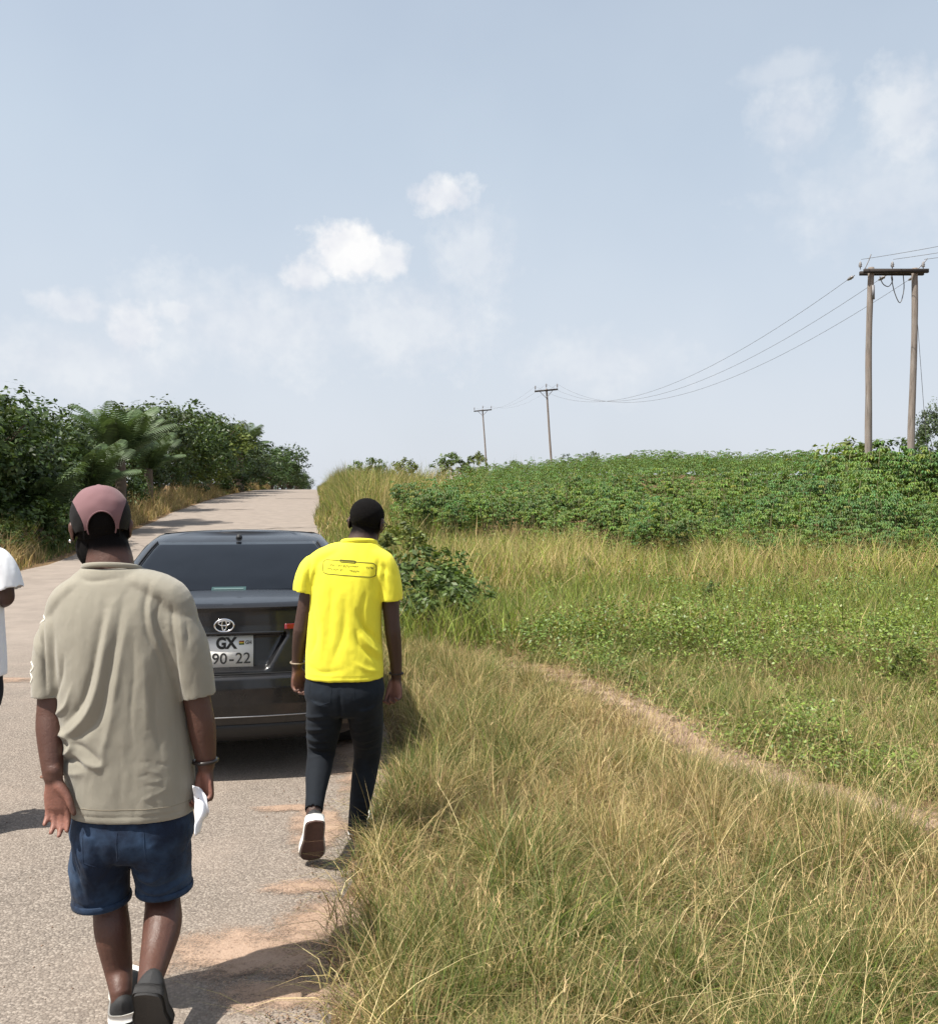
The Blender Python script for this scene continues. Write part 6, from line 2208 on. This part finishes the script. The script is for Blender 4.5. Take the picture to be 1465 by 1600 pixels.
# --- oil palms
def palm_mesh(seed, n_fr, ln):
    g = random.Random(seed)
    Vs, Cs, Fs, o = [], [], [], 0
    for k in range(n_fr):
        a = 2 * math.pi * k / n_fr * 2.4 + g.uniform(-.3, .3)
        e0 = R(g.uniform(45, 88)) if k % 2 else R(g.uniform(72, 89))
        L_ = ln * g.uniform(.75, 1.05)
        n = 26
        pts = []; p = np.array([0, 0, 0.]); e = e0
        for i in range(n + 1):
            pts.append(p.copy())
            d_ = np.array([math.cos(a) * math.cos(e), math.sin(a) * math.cos(e), math.sin(e)])
            p = p + d_ * L_ / n
            e -= R(g.uniform(.8, 2.4)) * (1 + i / n)
        pts = np.array(pts)
        side = np.array([-math.sin(a), math.cos(a), 0])
        tone = g.uniform(.75, 1.3)
        for i in range(2, n):
            t = i / n
            T_ = unit(pts[i + 1] - pts[i])
            up_ = np.cross(side, T_)
            ll = L_ * .30 * math.sin(math.pi * min(.98, .15 + .8 * t)) ** .7
            for s in (-1, 1):
                dr = unit(T_ * .65 + s * side * .8 + up_ * .12 + np.array([0, 0, -.25]))
                w_ = T_ * .022 * ln / 2
                q = pts[i] + dr * ll; q[2] -= ll * .18
                mdp = pts[i] + dr * ll * .55
                Vs += [pts[i] - w_, pts[i] + w_, mdp + w_ * 1.2, mdp - w_ * 1.2, q]
                Fs += [[o, o + 1, o + 2], [o, o + 2, o + 3], [o + 3, o + 2, o + 4]]
                c_ = np.array((.075, .115, .048)) * tone * g.uniform(.75, 1.25)
                Cs += [c_] * 5; o += 5
        rw = [max(.028 * (1 - i / n), .006) for i in range(n + 1)]
        Vr, Fr = tube(pts, rw, 5, side, 1, caps=False)
        Vs += list(Vr); Fs += [[f[0] + o, f[1] + o, f[2] + o] for f in Fr[0]] + [[f[0] + o, f[2] + o, f[3] + o] for f in Fr[0]]
        Cs += [np.array((.10, .12, .045))] * len(Vr); o += len(Vr)
    me = np_mesh('fronds', np.array(Vs), np.array(Fs), np.array(Cs)); me.materials.append(m_leaf_tree)
    tv, tf = tube([(0, 0, -2.6), (.03, 0, -1.2), (0, 0, .05)], [.26, .22, .20], 12, (1, 0, 0), 3)
    tm = np_mesh('trunk', tv, tf, smooth=True); tm.materials.append(m_bark)
    return me, tm


PALMS = [palm_mesh(5, 24, 3.1), palm_mesh(6, 20, 2.7)]
for px, dd, py, kd, lab in ((188, 36.5, 618, 0, 'oil palm with tall spiky fronds rising above the left thicket'), (140, 33, 655, 1, 'oil palm half hidden in the thicket above the mauve cap'),
                            (232, 45, 652, 1, 'oil palm right of the tallest palm in the left thicket'), (375, 82, 640, 1, 'small distant palm with a single spike above the thicket near the crest'),
                            (55, 28.2, 690, 1, 'low oil palm among shrubs near the left edge')):
    x = at(px, dd); g = float(ground_z(x, dd)); zt = zpx(py, dd)
    s = 1.0 if dd < 60 else 1.5
    t = empty('oil_palm', (x, dd, zt - 2.75 * s), random.uniform(0, 6.3), lab, 'palm tree', 'oil palms of the left thicket')
    t.scale = (s, s, s)
    me, tm = PALMS[kd]
    link('fronds', me, None, t); tk = link('trunk', tm, None, t)
    need = (zt - 2.75 * s - g) / s
    tk.scale = (1, 1, max(.3, (need + .3) / 2.6))


# --- cassava field
def cassava(seed, n_stem=4, n_leaf=46, lobes=6, quads=True):
    g = np.random.default_rng(seed)
    Vs, Fs, Cs, o = [], [], [], 0
    stems = []
    for k in range(n_stem):
        a = g.uniform(0, 6.3); r = g.uniform(.05, .45)
        tip = np.array([math.cos(a) * r, math.sin(a) * r, g.uniform(1.0, 1.55)])
        stems.append((np.array([math.cos(a) * .05, math.sin(a) * .05, -.1]), tip))
    for j in range(n_leaf):
        b0, tp = stems[j % n_stem]
        t = g.uniform(.45, 1.0) if j % 4 else g.uniform(.85, 1.03)
        base = b0 + (tp - b0) * t
        a = g.uniform(0, 6.3); pl_ = g.uniform(.15, .38)
        c0 = base + np.array([math.cos(a) * pl_, math.sin(a) * pl_, g.uniform(.0, .17)])
        tone = g.uniform(.65, 1.35)
        yel = g.random() < .025
        L_ = g.uniform(.105, .175)
        for i in range(lobes):
            q = a + (i - (lobes - 1) / 2) * (4.4 / lobes)
            d_ = np.array([math.cos(q), math.sin(q), -.32 + g.uniform(-.15, .15)])
            s_ = np.array([-math.sin(q), math.cos(q), 0]) * L_ * .17
            l_ = L_ * (1 - .25 * abs(i - (lobes - 1) / 2) / lobes * 2)
            m_ = c0 + d_ * l_ * .55 + np.array([0, 0, .02]); tp_ = c0 + d_ * l_ + np.array([0, 0, -.035])
            c_ = (np.array((.17, .19, .045)) if yel else np.array((.105, .185, .055)) * np.array([g.uniform(.8, 1.35), 1, g.uniform(.7, 1.2)])) * tone
            Vs += [c0, m_ - s_, tp_, m_ + s_]; Fs += [[o, o + 1, o + 2], [o, o + 2, o + 3]]; Cs += [c_] * 4; o += 4
    parts = [tube([b_, (b_ + t_) / 2 + np.array([.02, .01, 0]), t_], [.016, .013, .008], 6, (1, 0, 0), 2) for b_, t_ in stems]
    sv, sf = merge(parts)
    return (np.array(Vs), np.array(Fs), np.array(Cs)), (sv, sf)


CAS = []
for k in range(6):
    (V, F, C), (sv, sf) = cassava(100 + k, 3 + k % 3, 52 + 6 * k)
    C = C * np.array([(1, 1, 1), (1.25, 1.12, .9), (.8, .92, 1.0), (1.1, 1.05, .9), (.9, .85, .95), (1.18, 1.1, .88)][k])
    me = np_mesh('foliage', V, F, C); me.materials.append(m_leaf)
    sm = np_mesh('stem', sv, sf, smooth=True); sm.materials.append(m_stem)
    CAS.append((me, sm))
LOWC = [cassava(200 + k, 4, 30, 4)[0] for k in range(5)]
spots = []
for u in np.arange(18.5, 78, 1.0):
    for v in np.arange(2.6, 46, 1.0):
        uu_, vv_ = u + random.uniform(-.35, .35), v + random.uniform(-.35, .35)
        x, y = xy_of(uu_, vv_)
        if not (-.22 * y < x < .60 * y + 1.5): continue
        front = np.interp(x / y, [-.2, -.1, -.03, .05, .15, .3, .5, .62], [36, 31, 29, 27, 25, 23.2, 20.8, 19.5])
        left = np.interp(uu_, [24, 30, 36, 46, 60, 80], [4.0, 2.6, 3.2, 6.0, 9.5, 13.5])
        if y < front + .8 * math.sin(x * .7) or vv_ < left: continue
        if float(fbm(x * .6, y * .6, 93)) < .27: continue
        spots.append((y, x, uu_, vv_))
spots.sort()
print('cassava spots', len(spots))
rest = []
n_ind = 300
for k, (y, x, uu_, vv_) in enumerate(spots):
    s = random.uniform(.72, 1.28) * (.72 + .56 * float(fbm(x * .33, y * .33, 91))) * float(np.interp(y, [24, 34, 55], [1.0, 1.05, .92]))
    s *= float(np.interp(k, [0, 60], [.8, 1])) * (1 + .5 * math.exp(-((x - 17.3) / 4) ** 2 - ((y - 34.8) / 2.6) ** 2))
    if k < n_ind:
        me, sm = CAS[k % 6]
        place_plant('cassava_plant', (('foliage', me), ('stem', sm)), x, y, s, random.uniform(0, 6.3), 'leafy green cassava plant in the front rows of the field', 'cassava plant', 'cassava plants of the front rows')
    else:
        V, F, C = LOWC[k % 5]
        a = random.uniform(0, 6.3)
        Rm = np.array([[math.cos(a), -math.sin(a), 0], [math.sin(a), math.cos(a), 0], [0, 0, 1]])
        rest.append((V @ Rm.T * s + np.array([x, y, float(ground_z(x, y))]), F, C))
Vs, Fs, Cs, o = [], [], [], 0
for V, F, C in rest:
    Vs.append(V); Fs.append(F + o); Cs.append(C); o += len(V)
tag(obj('cassava_field', np.vstack(Vs), np.vstack(Fs), m_leaf, smooth=False, cols=np.vstack(Cs)), 'cassava field rising behind the front rows to the skyline', 'cassava field', kind='stuff')

# --- shrubs on the right: by the road, in the rough grass, on the skyline
RIGHT = [('dark leafy shrub right of the yellow T-shirt', 685, 11.8, 884, 0, 1.15), ('low dark shrub behind the person in yellow', 640, 13.2, 850, 0, 1.2), ('upright dark shrub in the rough grass below the cassava', 1112, 14.5, 905, 0, .45),
         ('round green shrub at the foot of the cassava', 1305, 21.5, 858, 1, .9), ('green shrub at the right edge below the cassava', 1462, 19.0, 905, 2, .8), ('pale green shrub in the middle of the rough grass', 1230, 17.0, 912, 1, .9),
         ('small shrub between the dry grass and the cassava', 905, 19.5, 868, 0, .9), ('shrub on the road bank behind the head of the person in yellow', 628, 19.0, 818, 1, 1.0),
         ('shrub on the skyline left of the twin poles', 1338, 41, 690, 1, 1.2), ('shrub on the skyline between the twin poles', 1392, 43, 684, 0, 1.3), ('shrub right of the twin poles at the edge', 1450, 42, 690, 2, 1.3),
         ('bush on the grassy bank right of the road crest', 572, 84, 714, 0, .9), ('low bush on the bank between the crest and the farther pole', 632, 88, 718, 1, 1.0), ('bush on the skyline near the farther pole', 712, 92, 706, 0, 1.1), ('bush on the skyline at the nearer single pole', 888, 88, 712, 2, .9),
         ('twiggy bush on the skyline right of the nearer single pole', 922, 90, 704, 0, .6), ('small bush on the skyline over the cassava', 985, 86, 710, 1, .8), ('bush beside the foot of the farther pole', 745, 96, 708, 1, .8),
         ('leafy bush on the skyline between the poles', 800, 94, 718, 0, .8), ('weedy shrub in the lush patch by the footpath', 1420, 8.2, 1030, 1, .7),
         ('bright green weedy shrub near the right edge', 1385, 9.8, 1000, 1, .8)]
for k, (lab, px, dd, py, kd, wide) in enumerate(RIGHT):
    x = at(px, dd); h = max(zpx(py, dd) - float(ground_z(x, dd)), .4)
    cm, tm = SHRUBS[kd]
    s = h / (1.5, 1.3, 1.7)[kd]
    place_plant('leafy_shrub', (('foliage', cm), ('stem', tm)), x, dd, s * wide, random.uniform(0, 6.3), lab, 'shrub', 'shrubs right of the road', s)
tree_at(1462, 47, 632, 4, 'grey green tree behind the twin poles at the right edge', .55, None)
